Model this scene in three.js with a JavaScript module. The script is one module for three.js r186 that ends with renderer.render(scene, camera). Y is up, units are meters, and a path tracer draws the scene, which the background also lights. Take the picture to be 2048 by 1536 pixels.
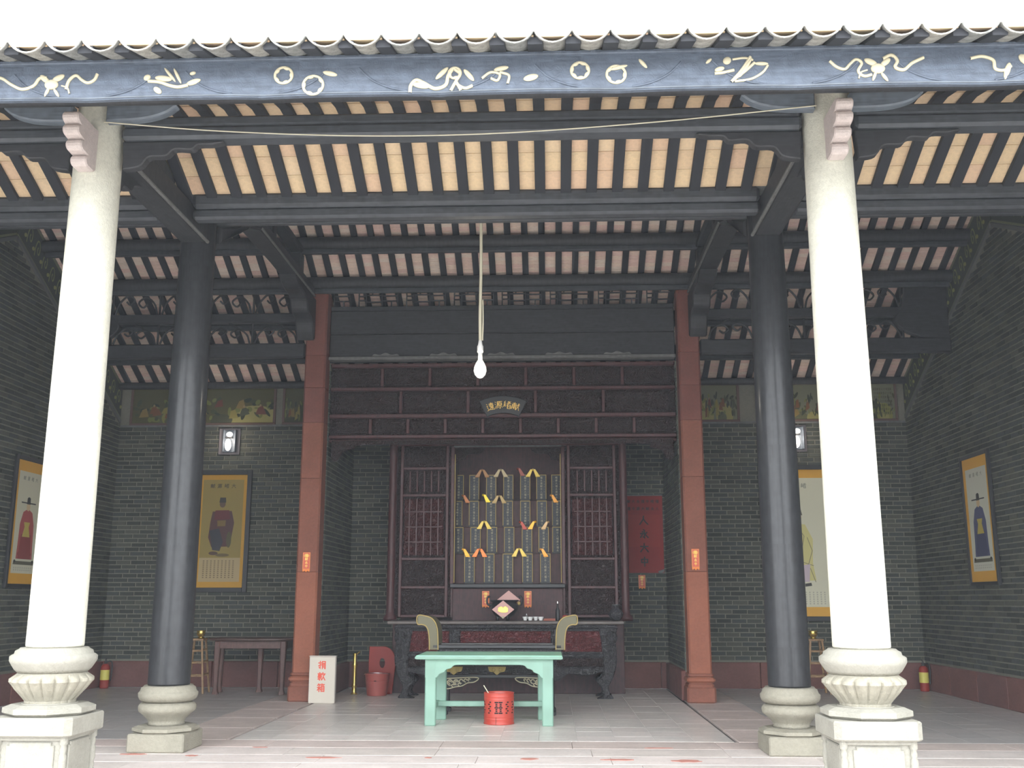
import * as THREE from 'three';
import { mergeGeometries } from 'three/addons/utils/BufferGeometryUtils.js';
import { RectAreaLightUniformsLib } from 'three/addons/lights/RectAreaLightUniformsLib.js';

// ---------- camera, sky, haze, exposure ----------
RectAreaLightUniformsLib.init();
const scene = new THREE.Scene();
const camera = new THREE.PerspectiveCamera(41.04, 2048 / 1536, 0.1, 200);
camera.rotation.order = 'YXZ';
camera.position.set(0.839, 1.6, 0);
camera.rotation.set(THREE.MathUtils.degToRad(11.885), THREE.MathUtils.degToRad(2.164), 0);
scene.add(camera);
const SKY = [3.3, 3.42, 3.55];                                       // radiance of the overcast sky
{
  const W = 64, H = 32, d = new Float32Array(W * H * 4);
  for (let r = 0; r < H; r++) for (let c = 0; c < W; c++) {
    const el = Math.sin(((r + 0.5) / H - 0.5) * Math.PI), k = el > 0 ? 0.92 + 0.16 * el : 0.3;
    for (let i = 0; i < 3; i++) d[(r * W + c) * 4 + i] = SKY[i] * k;
    d[(r * W + c) * 4 + 3] = 1;
  }
  const t = new THREE.DataTexture(d, W, H, THREE.RGBAFormat, THREE.FloatType);
  t.mapping = THREE.EquirectangularReflectionMapping; t.magFilter = THREE.LinearFilter; t.needsUpdate = true;
  scene.background = t; scene.environment = t;
}
scene.fog = new THREE.FogExp2(new THREE.Color(0.86, 0.92, 1.0), 0.0013);   // thin damp haze with incense smoke
const renderer = new THREE.WebGLRenderer({ antialias: true });
renderer.toneMapping = THREE.LinearToneMapping;
renderer.toneMappingExposure = 2.4;
renderer.shadowMap.enabled = true;

// ---------- helpers ----------
let seed = 12345;
const rnd = () => { seed = (Math.imul(seed, 1664525) + 1013904223) >>> 0; return seed / 4294967296; };
const rr = (a, b) => a + (b - a) * rnd();
const PI = Math.PI;

// tileable value noise
function noiseGrid(n, s) { const g = new Float32Array(n * n); let q = s; for (let i = 0; i < n * n; i++) { q = (Math.imul(q, 1103515245) + 12345) >>> 0; g[i] = (q >>> 8) / 16777216; } return g; }
function noiseAt(g, n, u, v) {
  const x = u * n, y = v * n, ix = Math.floor(x), iy = Math.floor(y), fx = x - ix, fy = y - iy;
  const sx = fx * fx * (3 - 2 * fx), sy = fy * fy * (3 - 2 * fy), w = (a) => ((a % n) + n) % n;
  const a = g[w(iy) * n + w(ix)], b = g[w(iy) * n + w(ix + 1)], c = g[w(iy + 1) * n + w(ix)], d = g[w(iy + 1) * n + w(ix + 1)];
  return (a + (b - a) * sx) * (1 - sy) + (c + (d - c) * sx) * sy;
}
function tex(size, f, repeat = 1, srgb = false) {
  const d = new Uint8Array(size * size * 4);
  for (let y = 0; y < size; y++) for (let x = 0; x < size; x++) {
    const c = f(x / size, y / size), o = (y * size + x) * 4;
    for (let i = 0; i < 3; i++) d[o + i] = Math.max(0, Math.min(255, 255 * (c.length ? c[i] : c)));
    d[o + 3] = 255;
  }
  const t = new THREE.DataTexture(d, size, size);
  t.wrapS = t.wrapT = THREE.RepeatWrapping; t.magFilter = THREE.LinearFilter; t.minFilter = THREE.LinearMipmapLinearFilter;
  t.generateMipmaps = true; if (srgb) t.colorSpace = THREE.SRGBColorSpace;
  t.repeat.set(1 / repeat, 1 / repeat); t.needsUpdate = true; return t;
}
const n8 = noiseGrid(8, 7), n24 = noiseGrid(24, 11), n64 = noiseGrid(64, 5), n160 = noiseGrid(160, 3), n6 = noiseGrid(6, 91);
const stoneMap = tex(512, (u, v) => 0.72 + 0.16 * noiseAt(n8, 8, u, v) + 0.10 * noiseAt(n64, 64, u, v) + 0.09 * (noiseAt(n160, 160, u, v) - 0.5), 1.7);
const speckMap = tex(512, (u, v) => 0.5 + 0.35 * noiseAt(n24, 24, u, v) + 0.3 * (noiseAt(n160, 160, u, v) - 0.3), 0.9);
const woodMap = tex(512, (u, v) => 0.55 + 0.3 * noiseAt(n64, 64, u * 0.125, v) + 0.22 * noiseAt(n24, 24, u, v) - 0.1 * noiseAt(n160, 160, u * 0.05, v), 1.1);
const woodMapV = tex(512, (u, v) => 0.55 + 0.3 * noiseAt(n64, 64, v * 0.125, u) + 0.22 * noiseAt(n24, 24, v, u) - 0.1 * noiseAt(n160, 160, v * 0.05, u), 1.1);
const wearMap = tex(512, (u, v) => { const a = noiseAt(n8, 8, u, v), b = noiseAt(n24, 24, u, v), k = a * 0.6 + b * 0.4; return [0.72 + 0.25 * k, 0.70 + 0.25 * k, 0.66 + 0.27 * k]; }, 3.1);
const gritBump = tex(256, (u, v) => 0.5 * noiseAt(n64, 64, u, v) + 0.5 * noiseAt(n160, 160, u, v), 0.6);
const roughMap = tex(256, (u, v) => 0.6 + 0.4 * noiseAt(n24, 24, u, v), 1.3);
const carveBump = tex(512, (u, v) => { const a = noiseAt(n24, 24, u, v), b = noiseAt(n6, 6, u, v); return 0.5 + 0.5 * Math.sin((a * 2.2 + b * 2) * 9); }, 0.8);

const mat = (rgb, rough = 0.8, o = {}) => { const m = new THREE.MeshStandardMaterial({ roughness: rough, ...o }); m.color.setRGB(...rgb); return m; };
const hex = (h, rough = 0.8, o = {}) => new THREE.MeshStandardMaterial({ color: h, roughness: rough, ...o });
const M = {
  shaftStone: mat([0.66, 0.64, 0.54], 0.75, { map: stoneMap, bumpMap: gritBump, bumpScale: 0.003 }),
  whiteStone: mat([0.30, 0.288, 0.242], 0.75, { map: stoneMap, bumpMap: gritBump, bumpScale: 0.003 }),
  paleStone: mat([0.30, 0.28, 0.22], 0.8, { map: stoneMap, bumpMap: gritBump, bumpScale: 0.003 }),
  corbel: mat([0.62, 0.53, 0.50], 0.8, { map: stoneMap, bumpMap: gritBump, bumpScale: 0.003 }),
  blackLacquer: new THREE.MeshPhysicalMaterial({ color: new THREE.Color(0.030, 0.031, 0.034), roughness: 0.45, specularIntensity: 0.55, map: woodMapV, clearcoat: 0.2, clearcoatRoughness: 0.16 }),
  darkWood: mat([0.032, 0.032, 0.036], 0.62, { map: woodMap }),
  darkWoodV: mat([0.032, 0.032, 0.036], 0.62, { map: woodMapV }),
  rafter: mat([0.016, 0.017, 0.022], 0.75),
  beamGrey: mat([0.06, 0.065, 0.075], 0.55, { map: woodMap }),
  ledge: mat([0.16, 0.16, 0.155], 0.6, { map: woodMap }),
  carved: mat([0.042, 0.022, 0.022], 0.6, { map: woodMap, bumpMap: carveBump, bumpScale: 0.02 }),
  panelRed: mat([0.16, 0.030, 0.032], 0.55, { map: woodMap, bumpMap: carveBump, bumpScale: 0.02 }),
  carvedRed: mat([0.085, 0.020, 0.020], 0.55, { map: woodMap, bumpMap: carveBump, bumpScale: 0.02 }),
  redWood: mat([0.075, 0.019, 0.019], 0.5, { map: woodMapV }),
  redBoard: mat([0.075, 0.028, 0.028], 0.6, { map: woodMapV }),
  altarWood: mat([0.045, 0.042, 0.046], 0.5, { map: woodMap, bumpMap: carveBump, bumpScale: 0.008 }),
  altarTop: mat([0.16, 0.135, 0.12], 0.5, { map: woodMap }),
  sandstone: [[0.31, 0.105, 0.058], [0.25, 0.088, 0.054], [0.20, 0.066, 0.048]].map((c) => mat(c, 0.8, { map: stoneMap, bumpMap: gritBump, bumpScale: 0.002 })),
  baseRed: [[0.20, 0.085, 0.07], [0.18, 0.08, 0.07], [0.22, 0.09, 0.075]].map((c) => mat(c, 0.85, { map: stoneMap })),
  mortar: mat([0.21, 0.20, 0.16], 0.95, { map: stoneMap }),
  gold: mat([0.75, 0.50, 0.14], 0.38, { metalness: 0.75 }),
  goldPaint: mat([0.38, 0.28, 0.10], 0.6, { metalness: 0.25 }),
  oliveGold: mat([0.125, 0.112, 0.062], 0.6),
  cream: mat([0.55, 0.49, 0.34], 0.7),
  fascia: mat([0.11, 0.135, 0.18], 0.6, { map: woodMap, bumpMap: carveBump, bumpScale: 0.0012 }),
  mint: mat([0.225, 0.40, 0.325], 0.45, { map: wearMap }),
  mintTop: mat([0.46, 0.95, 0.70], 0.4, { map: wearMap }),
  tin: mat([0.48, 0.055, 0.035], 0.42, { map: wearMap }),
  hole: mat([0.008, 0.006, 0.006], 0.9),
  redPlastic: mat([0.42, 0.10, 0.085], 0.45, { map: wearMap }),
  redPaint: mat([0.30, 0.022, 0.012], 0.6, { map: wearMap }),
  black: mat([0.015, 0.015, 0.016], 0.45),
  brass: mat([0.62, 0.46, 0.13], 0.25, { metalness: 0.9 }),
  white: mat([0.80, 0.80, 0.78], 0.4),
  signWhite: mat([0.55, 0.50, 0.44], 0.6),
  silver: mat([0.75, 0.75, 0.76], 0.25, { metalness: 0.9 }),
  rope: mat([0.62, 0.58, 0.44], 0.8),
  tableWood: mat([0.085, 0.042, 0.032], 0.5, { map: woodMap }),
  tableLeg: mat([0.13, 0.06, 0.046], 0.5, { map: woodMapV }),
  standWood: mat([0.36, 0.22, 0.11], 0.55, { map: woodMapV }),
  pink: mat([0.62, 0.36, 0.32], 0.6),
  orangePaper: mat([0.80, 0.22, 0.03], 0.6),
  paint: mat([0.44, 0.19, 0.15], 0.8),
  greyBlue: mat([0.15, 0.175, 0.21], 0.5, { map: woodMap }),
};

// geometry makers (all non-indexed with position, normal, uv in metres)
function clean(g, keepUV = false) {
  if (g.index) g = g.toNonIndexed();
  for (const k of Object.keys(g.attributes)) if (!['position', 'normal', 'uv'].includes(k)) g.deleteAttribute(k);
  if (!g.attributes.normal) g.computeVertexNormals();
  if (!keepUV) {
    const p = g.attributes.position, uv = new Float32Array(p.count * 2), a = new THREE.Vector3(), b = new THREE.Vector3(), c = new THREE.Vector3(), n = new THREE.Vector3();
    for (let i = 0; i < p.count; i += 3) {
      a.fromBufferAttribute(p, i); b.fromBufferAttribute(p, i + 1); c.fromBufferAttribute(p, i + 2);
      n.subVectors(b, a).cross(c.clone().sub(a));
      const x = Math.abs(n.x), y = Math.abs(n.y), z = Math.abs(n.z);
      [a, b, c].forEach((q, k) => { const o = (i + k) * 2; if (x >= y && x >= z) { uv[o] = q.z; uv[o + 1] = q.y; } else if (y >= z) { uv[o] = q.x; uv[o + 1] = q.z; } else { uv[o] = q.x; uv[o + 1] = q.y; } });
    }
    g.setAttribute('uv', new THREE.BufferAttribute(uv, 2));
  }
  return g;
}
function tri(list) { const g = new THREE.BufferGeometry(); g.setAttribute('position', new THREE.Float32BufferAttribute(list.flat(2), 3)); g.computeVertexNormals(); return clean(g); }
// chamfered box centred at x, y, z
function bx(w, h, d, x = 0, y = 0, z = 0, c = 0.006) {
  const hx = w / 2, hy = h / 2, hz = d / 2; c = Math.min(c, hx * 0.45, hy * 0.45, hz * 0.45);
  const V = (sx, sy, sz, ax) => [sx * (ax === 0 ? hx : hx - c), sy * (ax === 1 ? hy : hy - c), sz * (ax === 2 ? hz : hz - c)];
  const T = [], quad = (p, q, r, s, n) => {
    const u = [q[0] - p[0], q[1] - p[1], q[2] - p[2]], v = [r[0] - p[0], r[1] - p[1], r[2] - p[2]];
    const m = [u[1] * v[2] - u[2] * v[1], u[2] * v[0] - u[0] * v[2], u[0] * v[1] - u[1] * v[0]];
    if (m[0] * n[0] + m[1] * n[1] + m[2] * n[2] < 0) [q, s] = [s, q];
    T.push([p, q, r]); if (s) T.push([p, r, s]);
  };
  for (const ax of [0, 1, 2]) for (const s of [-1, 1]) {
    const b = (ax + 1) % 3, e = (ax + 2) % 3, mk = (i, j) => { const q = [0, 0, 0]; q[ax] = s; q[b] = i; q[e] = j; return V(...q, ax); }, n = [0, 0, 0]; n[ax] = s;
    quad(mk(-1, -1), mk(1, -1), mk(1, 1), mk(-1, 1), n);
  }
  if (c > 0) {
    for (const ax of [0, 1, 2]) { const b = (ax + 1) % 3, e = (ax + 2) % 3; for (const i of [-1, 1]) for (const j of [-1, 1]) {
      const mk = (k, f) => { const q = [0, 0, 0]; q[ax] = k; q[b] = i; q[e] = j; return V(...q, f); }, n = [0, 0, 0]; n[b] = i; n[e] = j;
      quad(mk(-1, b), mk(1, b), mk(1, e), mk(-1, e), n);
    } }
    for (const i of [-1, 1]) for (const j of [-1, 1]) for (const k of [-1, 1]) {
      const p = V(i, j, k, 0), q = V(i, j, k, 1), r = V(i, j, k, 2), n = [i, j, k];
      const u = [q[0] - p[0], q[1] - p[1], q[2] - p[2]], v = [r[0] - p[0], r[1] - p[1], r[2] - p[2]];
      const m = [u[1] * v[2] - u[2] * v[1], u[2] * v[0] - u[0] * v[2], u[0] * v[1] - u[1] * v[0]];
      T.push(m[0] * n[0] + m[1] * n[1] + m[2] * n[2] < 0 ? [p, r, q] : [p, q, r]);
    }
  }
  return tri(T).translate(x, y, z);
}
// box between two points with section w (across) x h
function bar(p, q, w, h, c = 0.003) {
  const a = new THREE.Vector3(...p), b = new THREE.Vector3(...q), L = a.distanceTo(b), g = bx(w, h, L, 0, 0, 0, c);
  const m = new THREE.Matrix4().lookAt(a, b, Math.abs(b.y - a.y) > 0.98 * L ? new THREE.Vector3(0, 0, 1) : new THREE.Vector3(0, 1, 0));
  g.applyMatrix4(m); return g.translate((p[0] + q[0]) / 2, (p[1] + q[1]) / 2, (p[2] + q[2]) / 2);
}
function lathe(pts, seg = 40, x = 0, y = 0, z = 0) {                   // pts [r, y] from bottom to top; flat creases by doubling points
  const g = new THREE.LatheGeometry(pts.map(([r, h]) => new THREE.Vector2(Math.max(r, 1e-4), h)), seg);
  const uv = g.attributes.uv, p = g.attributes.position, rm = Math.max(...pts.map((q) => q[0]));
  for (let i = 0; i < uv.count; i++) uv.setXY(i, uv.getX(i) * 2 * PI * rm, p.getY(i));
  return clean(g, true).translate(x, y, z);
}
const facet = (g) => { g.computeVertexNormals(); return g; };
function cyl(rt, rb, h, x = 0, y = 0, z = 0, seg = 24) { return clean(new THREE.CylinderGeometry(rt, rb, h, seg)).translate(x, y + h / 2, z); }
function tube(pts, r, seg = 24, rad = 7, closed = false) { return clean(new THREE.TubeGeometry(new THREE.CatmullRomCurve3(pts.map((p) => new THREE.Vector3(...p)), closed), seg, r, rad, closed)); }
function extr(pts, depth, { bevel = 0.006, holes = [], curve = 6 } = {}) {   // polygon in x, y extruded towards +z from 0 to depth
  const s = pts instanceof THREE.Shape ? pts : new THREE.Shape(pts.map((p) => new THREE.Vector2(...p)));
  for (const h of holes) s.holes.push(h instanceof THREE.Path ? h : new THREE.Path(h.map((p) => new THREE.Vector2(...p))));
  const b = Math.min(bevel, depth / 2.2);
  const g = new THREE.ExtrudeGeometry(s, { depth: depth - 2 * b, bevelEnabled: b > 0, bevelThickness: b, bevelSize: b, bevelOffset: -b, bevelSegments: 1, curveSegments: curve });
  return clean(g.translate(0, 0, b));
}
const sph = (r, x = 0, y = 0, z = 0, sx = 1, sy = 1, sz = 1, a = 20, b = 14) => clean(new THREE.SphereGeometry(r, a, b).scale(sx, sy, sz)).translate(x, y, z);
const poly = (pts, n = 60) => new THREE.SplineCurve(pts.map((p) => new THREE.Vector2(...p))).getPoints(n).map((v) => [v.x, v.y]);

const used = {};
const numbered = (n) => { const k = used[n] = (used[n] ?? -1) + 1; return k ? n + '_' + String(k).padStart(3, '0') : n; };
function shadow(o) { o.castShadow = o.receiveShadow = true; return o; }
function part(name, geos, m, parent, label) {
  geos = [].concat(geos);
  const o = shadow(new THREE.Mesh(geos.length > 1 ? mergeGeometries(geos) : geos[0], m));
  o.name = name; parent.add(o); if (label) o.userData.label = label; return o;
}
function thing(name, label, category, [x, y, z] = [0, 0, 0], turn = 0, group) {
  const o = new THREE.Group(); o.name = numbered(name); scene.add(o); o.position.set(x, y, z); o.rotation.y = turn;
  o.userData = { label, category }; if (group) o.userData.group = group; return o;
}
function copyOf(src, name, label, [x, y, z], turn = 0, group) {
  const o = src.clone(); o.name = numbered(name); scene.add(o); o.position.set(x, y, z); o.rotation.y = turn;
  o.userData = { label, category: src.userData.category }; const g = group ?? src.userData.group; if (g) o.userData.group = g; return o;
}
function setting(name) { const o = new THREE.Group(); o.name = name; o.userData.kind = 'structure'; scene.add(o); return o; }
// copies: list of {p:[x,y,z], r:[rx,ry,rz], s:[..], g, m}; the nearest `most` become parts, the rest one stuff object
const eye = camera.position;
camera.updateMatrixWorld(true); camera.updateProjectionMatrix();
const inView = (p, slack = 1.04) => { const v = new THREE.Vector3(...p).project(camera); return Math.abs(v.x) < slack && Math.abs(v.y) < slack && v.z < 1; };
function pieces(parent, name, stuffName, list, geos, mats, most = 300, prefer = () => true) {
  for (const c of list) { c.d = Math.hypot(c.p[0] - eye.x, c.p[1] - eye.y, c.p[2] - eye.z) + (inView(c.p) ? 0 : 500) + (prefer(c) ? 0 : 200); }
  const order = [...list].sort((a, b) => a.d - b.d);
  order.slice(0, most).forEach((c) => { const o = shadow(new THREE.Mesh(geos[c.g ?? 0], mats[c.m ?? 0])); o.name = name; o.position.set(...c.p); if (c.r) o.rotation.set(...c.r); if (c.s) o.scale.set(...c.s); parent.add(o); });
  const rest = order.slice(most); if (!rest.length) return;
  const bucket = new THREE.MeshStandardMaterial().copy(mats[0]); bucket.color.setRGB(1, 1, 1);
  const im = shadow(new THREE.InstancedMesh(geos[0], bucket, rest.length)), d = new THREE.Object3D();
  rest.forEach((c, i) => { d.position.set(...c.p); d.rotation.set(...(c.r ?? [0, 0, 0])); d.scale.set(...(c.s ?? [1, 1, 1])); d.updateMatrix(); im.setMatrixAt(i, d.matrix); im.setColorAt(i, mats[c.m ?? 0].color); });
  im.name = stuffName; im.userData.kind = 'stuff'; parent.add(im);
}

// ---------- brush strokes for the written characters (0..100, y down) ----------
const GLYPH = {
  juan: '5,25 40,25|25,5 25,90 12,82|5,60 42,48|52,8 92,8 92,32 52,32 52,8|54,42 54,96|54,42 92,42 92,95 82,92|54,58 92,58|54,75 92,75',
  kuan: '5,18 50,18|27,5 27,32|10,32 46,32|10,45 46,45|4,58 52,58|28,58 28,95 20,90|16,68 6,85|40,68 50,85|68,5 58,30|66,20 95,20 88,35|76,35 74,60 54,95|76,58 96,95',
  xiang: '20,4 8,22|16,12 44,12|26,14 32,24|64,4 54,22|60,12 94,12|72,14 78,24|5,46 46,46|26,30 26,97|24,50 6,80|28,55 46,72|55,34 55,96|55,34 92,34 92,96|55,54 92,54|55,74 92,74|55,94 92,94',
  yuan: '10,12 20,22|6,38 22,38 14,60 24,80|4,94 30,84 96,94|40,16 88,16|64,4 64,28|36,28 92,28|46,38 84,38 84,52 46,52 46,38|62,54 40,80|64,56 66,82|66,62 90,80|86,56 72,66',
  yuan2: '8,10 18,20|4,36 16,44|6,90 22,56|34,10 94,10|36,10 34,60 24,92|60,14 54,24|46,26 84,26 84,56 46,56 46,26|46,41 84,41|65,58 65,94 56,88|50,66 42,84|80,66 90,84',
  xu: '26,4 10,24 28,26|28,26 8,48 34,44|20,50 20,70|10,60 6,76|30,58 36,72|50,16 86,16|66,4 66,32|42,32 96,32|90,8 44,56|54,52 88,52 88,94 54,94 54,52|54,72 88,72',
  xian: '6,20 56,20|30,6 30,34|8,34 54,34 54,90|8,34 8,92|16,44 46,44|16,58 46,58|31,44 31,88|16,72 46,72|62,32 96,32|78,8 76,50 60,92|78,40 96,92|86,12 92,20',
  ren: '50,6 46,40 10,94|48,34 66,66 94,94',
  yong: '46,4 58,14|34,28 56,28 56,92 42,82|14,48 40,46 14,88|82,34 60,54|58,50 94,90',
  da: '12,36 90,36|50,6 48,44 12,94|52,44 92,94',
  zhong: '18,26 82,26 82,60 18,60 18,26|50,4 50,98',
  fu: '22,6 30,16|8,26 40,26 10,62|26,46 26,96|32,52 42,62|50,10 94,10|56,22 88,22 88,38 56,38 56,22|52,48 92,48 92,94 52,94 52,48|72,48 72,94|52,71 92,71',
};
const strokesOf = (n) => GLYPH[n].split('|').map((s) => s.split(' ').map((p) => p.split(',').map(Number)));
function ink(ctx, n, x, y, s, colour, lw = 0.09) {
  ctx.strokeStyle = colour; ctx.lineWidth = s * lw; ctx.lineCap = 'square'; ctx.lineJoin = 'miter';
  for (const st of strokesOf(n)) { ctx.beginPath(); st.forEach(([a, b], i) => ctx[i ? 'lineTo' : 'moveTo'](x + (a * s) / 100, y + (b * s) / 100)); ctx.stroke(); }
}
const canvasTex = (w, h, draw) => { const c = document.createElement('canvas'); c.width = w; c.height = h; draw(c.getContext('2d'), w, h); const t = new THREE.CanvasTexture(c); t.colorSpace = THREE.SRGBColorSpace; return t; };
// thin panel facing +z whose front carries a print, uv 0..1
function printPanel(w, h, t = 0.01) {
  const g = new THREE.BoxGeometry(w, h, t); return clean(g, true);
}

// ---------- setting: floor ----------
const XW = 7.7, ZB = -19.8;
const floor = setting('floor');
part('base', bx(16.4, 0.3, 13.6, 0, -0.175, -13.4, 0), mat([0.16, 0.15, 0.14], 0.9), floor);
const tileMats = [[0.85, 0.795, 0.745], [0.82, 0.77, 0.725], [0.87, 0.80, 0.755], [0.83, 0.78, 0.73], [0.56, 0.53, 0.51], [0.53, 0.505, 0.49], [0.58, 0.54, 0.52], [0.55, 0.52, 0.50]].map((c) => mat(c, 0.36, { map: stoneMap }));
const slabMats = [[0.70, 0.63, 0.59], [0.67, 0.60, 0.555], [0.72, 0.64, 0.60], [0.68, 0.59, 0.55]].map((c) => mat(c, 0.65, { map: stoneMap }));
const pinkMats = [[0.66, 0.56, 0.52], [0.63, 0.535, 0.49], [0.68, 0.57, 0.525]].map((c) => mat(c, 0.6, { map: stoneMap }));
{
  const T = 0.45, list = [], gs = [0, 1, 2, 3, 4, 5].map((k) => { const g = bx(T - 0.0022, 0.05, T - 0.0022, 0, -0.025, 0, 0), uv = g.attributes.uv; for (let i = 0; i < uv.count; i++) uv.setXY(i, uv.getX(i) + k * 0.37, uv.getY(i) + k * 0.61); return g; });
  for (let z = -12.48 - T / 2; z > -19.8; z -= T) for (let k = -17; k <= 17; k++) {
    const x = k * T; if (Math.abs(x) > XW + 0.1) continue;
    if (Math.abs(Math.abs(x) - 3.4) < 0.4) continue;
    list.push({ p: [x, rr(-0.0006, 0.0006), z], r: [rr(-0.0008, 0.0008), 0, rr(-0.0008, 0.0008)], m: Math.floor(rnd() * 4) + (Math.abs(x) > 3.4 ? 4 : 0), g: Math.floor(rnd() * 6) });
  }
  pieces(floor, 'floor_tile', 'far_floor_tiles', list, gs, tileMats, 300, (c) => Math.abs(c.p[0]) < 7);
  for (const s of [-1, 1]) for (let z = -12.48; z > -17; z -= 1.13) part('stone_slab', bx(0.84, 0.06, 1.12, s * 3.4, -0.029, z - 0.565, 0.006), pinkMats[Math.floor(rnd() * 3)], floor);
  for (const s of [-1, 1]) part('stone_slab', bx(0.84, 0.06, 2.8, s * 3.4, -0.031, -18.4, 0.006), pinkMats[1], floor);
  [[-12.18, 0.58], [-11.6, 0.56], [-11.05, 0.52], [-10.5, 0.56], [-9.95, 0.52], [-9.38, 0.6], [-8.75, 0.64], [-8.1, 0.64], [-7.42, 0.7]].forEach(([z, w], r) => {
    for (let x = -8.0 + (r % 2) * 0.7; x < 8; ) { const L = rr(1.3, 2.3); part('stone_slab', bx(L - 0.004, 0.07, w - 0.004, x + L / 2, -0.035 + rr(-0.001, 0.0005), z, 0.004), (r === 0 ? pinkMats : slabMats)[Math.floor(rnd() * 3)], floor); x += L; }
  });
  const patch = (x, z, a, b) => { const p = []; for (let i = 0; i < 16; i++) { const t = (i / 16) * 2 * PI, k = rr(0.7, 1.05); p.push([Math.cos(t) * a * k, Math.sin(t) * b * k]); } part('paint_patch', extr(poly([...p, p[0]], 40).slice(0, -1), 0.004, { bevel: 0.001 }).rotateX(-PI / 2).translate(x, 0.0005, z), M.paint, floor); };
  for (const [x, z, a, b] of [[-3.6, -11.28, 0.15, 0.06], [-2.95, -11.2, 0.07, 0.05], [-1.55, -11.12, 0.2, 0.05], [0.6, -11.1, 0.1, 0.075], [1.5, -11.08, 0.18, 0.055], [2.2, -11.02, 0.17, 0.09], [-0.45, -11.15, 0.04, 0.04], [-4.55, -11.6, 0.11, 0.04], [2.0, -11.95, 0.16, 0.025], [-2.4, -11.85, 0.09, 0.03]]) patch(x, z, a, b);
}
const yard = setting('ground');
part('paving', bx(40, 0.3, 34, 0, -0.45, 10, 0), mat([0.42, 0.40, 0.37], 0.9, { map: stoneMap }), yard);
part('step_riser', bx(16.4, 0.28, 0.14, 0, -0.16, -6.93, 0.01), slabMats[0], yard);

// ---------- setting: roof profiles (depth d from the camera plane, height) ----------
const porchPts = [[6.98, 5.725], [7.6, 5.93], [8.3, 6.16], [9.2, 6.455], [9.5, 6.525], [9.75, 6.53], [9.98, 6.455], [10.16, 6.375], [10.73, 6.113], [10.95, 6.015]];
const mainF = [[10.97, 6.09], [15.3, 8.05]], mainR = [[15.3, 8.05], [20.7, 5.35]];
const heightOn = (pts, d) => { for (let i = 1; i < pts.length; i++) if (d <= pts[i][0] || i === pts.length - 1) { const [a, b] = pts[i - 1], [c, e] = pts[i]; return b + ((e - b) * (d - a)) / (c - a); } };
const roofAt = (d) => (d < 10.96 ? heightOn(porchPts, d) : d < 15.3 ? heightOn(mainF, d) : heightOn(mainR, d));
const along = (geo) => geo.rotateY(PI / 2);                            // x, y, z -> depth along -z, width along x
const band = (pts, lo, hi) => [...pts.map(([d, y]) => [d, y + lo]), ...[...pts].reverse().map(([d, y]) => [d, y + hi])];

// ceilings: rafters and the flat tiles lying on them
const S = 0.285;
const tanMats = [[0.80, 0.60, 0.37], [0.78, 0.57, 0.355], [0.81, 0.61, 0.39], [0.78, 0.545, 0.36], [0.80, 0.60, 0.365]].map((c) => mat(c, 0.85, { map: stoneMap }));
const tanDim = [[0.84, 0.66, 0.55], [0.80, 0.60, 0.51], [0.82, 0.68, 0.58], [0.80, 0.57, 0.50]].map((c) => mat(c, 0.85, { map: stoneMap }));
function walk(pts, step) {                                             // [d, y, slope angle] every step along a profile
  const out = []; let carry = step / 2;
  for (let i = 1; i < pts.length; i++) { const [a, b] = pts[i - 1], [c, e] = pts[i], L = Math.hypot(c - a, e - b); let t = carry; for (; t < L; t += step) out.push([a + ((c - a) * t) / L, b + ((e - b) * t) / L, Math.atan2(e - b, c - a)]); carry = t - L; }
  return out;
}
const porchCeiling = setting('ceiling');
{
  const g = along(extr(band(porchPts, -0.062, -0.003), 0.115, { bevel: 0.004 }).translate(0, 0, -0.0575));
  for (let k = -27; k <= 26; k++) { const o = shadow(new THREE.Mesh(g, M.rafter)); o.name = 'rafter'; o.position.x = 0.1775 + k * S; porchCeiling.add(o); }
  const list = [], tg = bx(0.262, 0.016, 0.262, 0, 0.008, 0, 0.003);
  for (let k = -27; k <= 27; k++) for (const [d, y, a] of walk(porchPts, 0.268)) if (d < 10.9) list.push({ p: [0.035 + k * S, y, -d], r: [a + rr(-0.012, 0.012), 0, rr(-0.01, 0.01)], m: Math.floor(rnd() * 5) });
  pieces(porchCeiling, 'ceiling_tile', 'hidden_ceiling_tiles', list, [tg], tanMats, 300, (c) => -c.p[2] > 9 && -c.p[2] < 10.9);
}
const mainCeiling = setting('ceiling_001');
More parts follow.
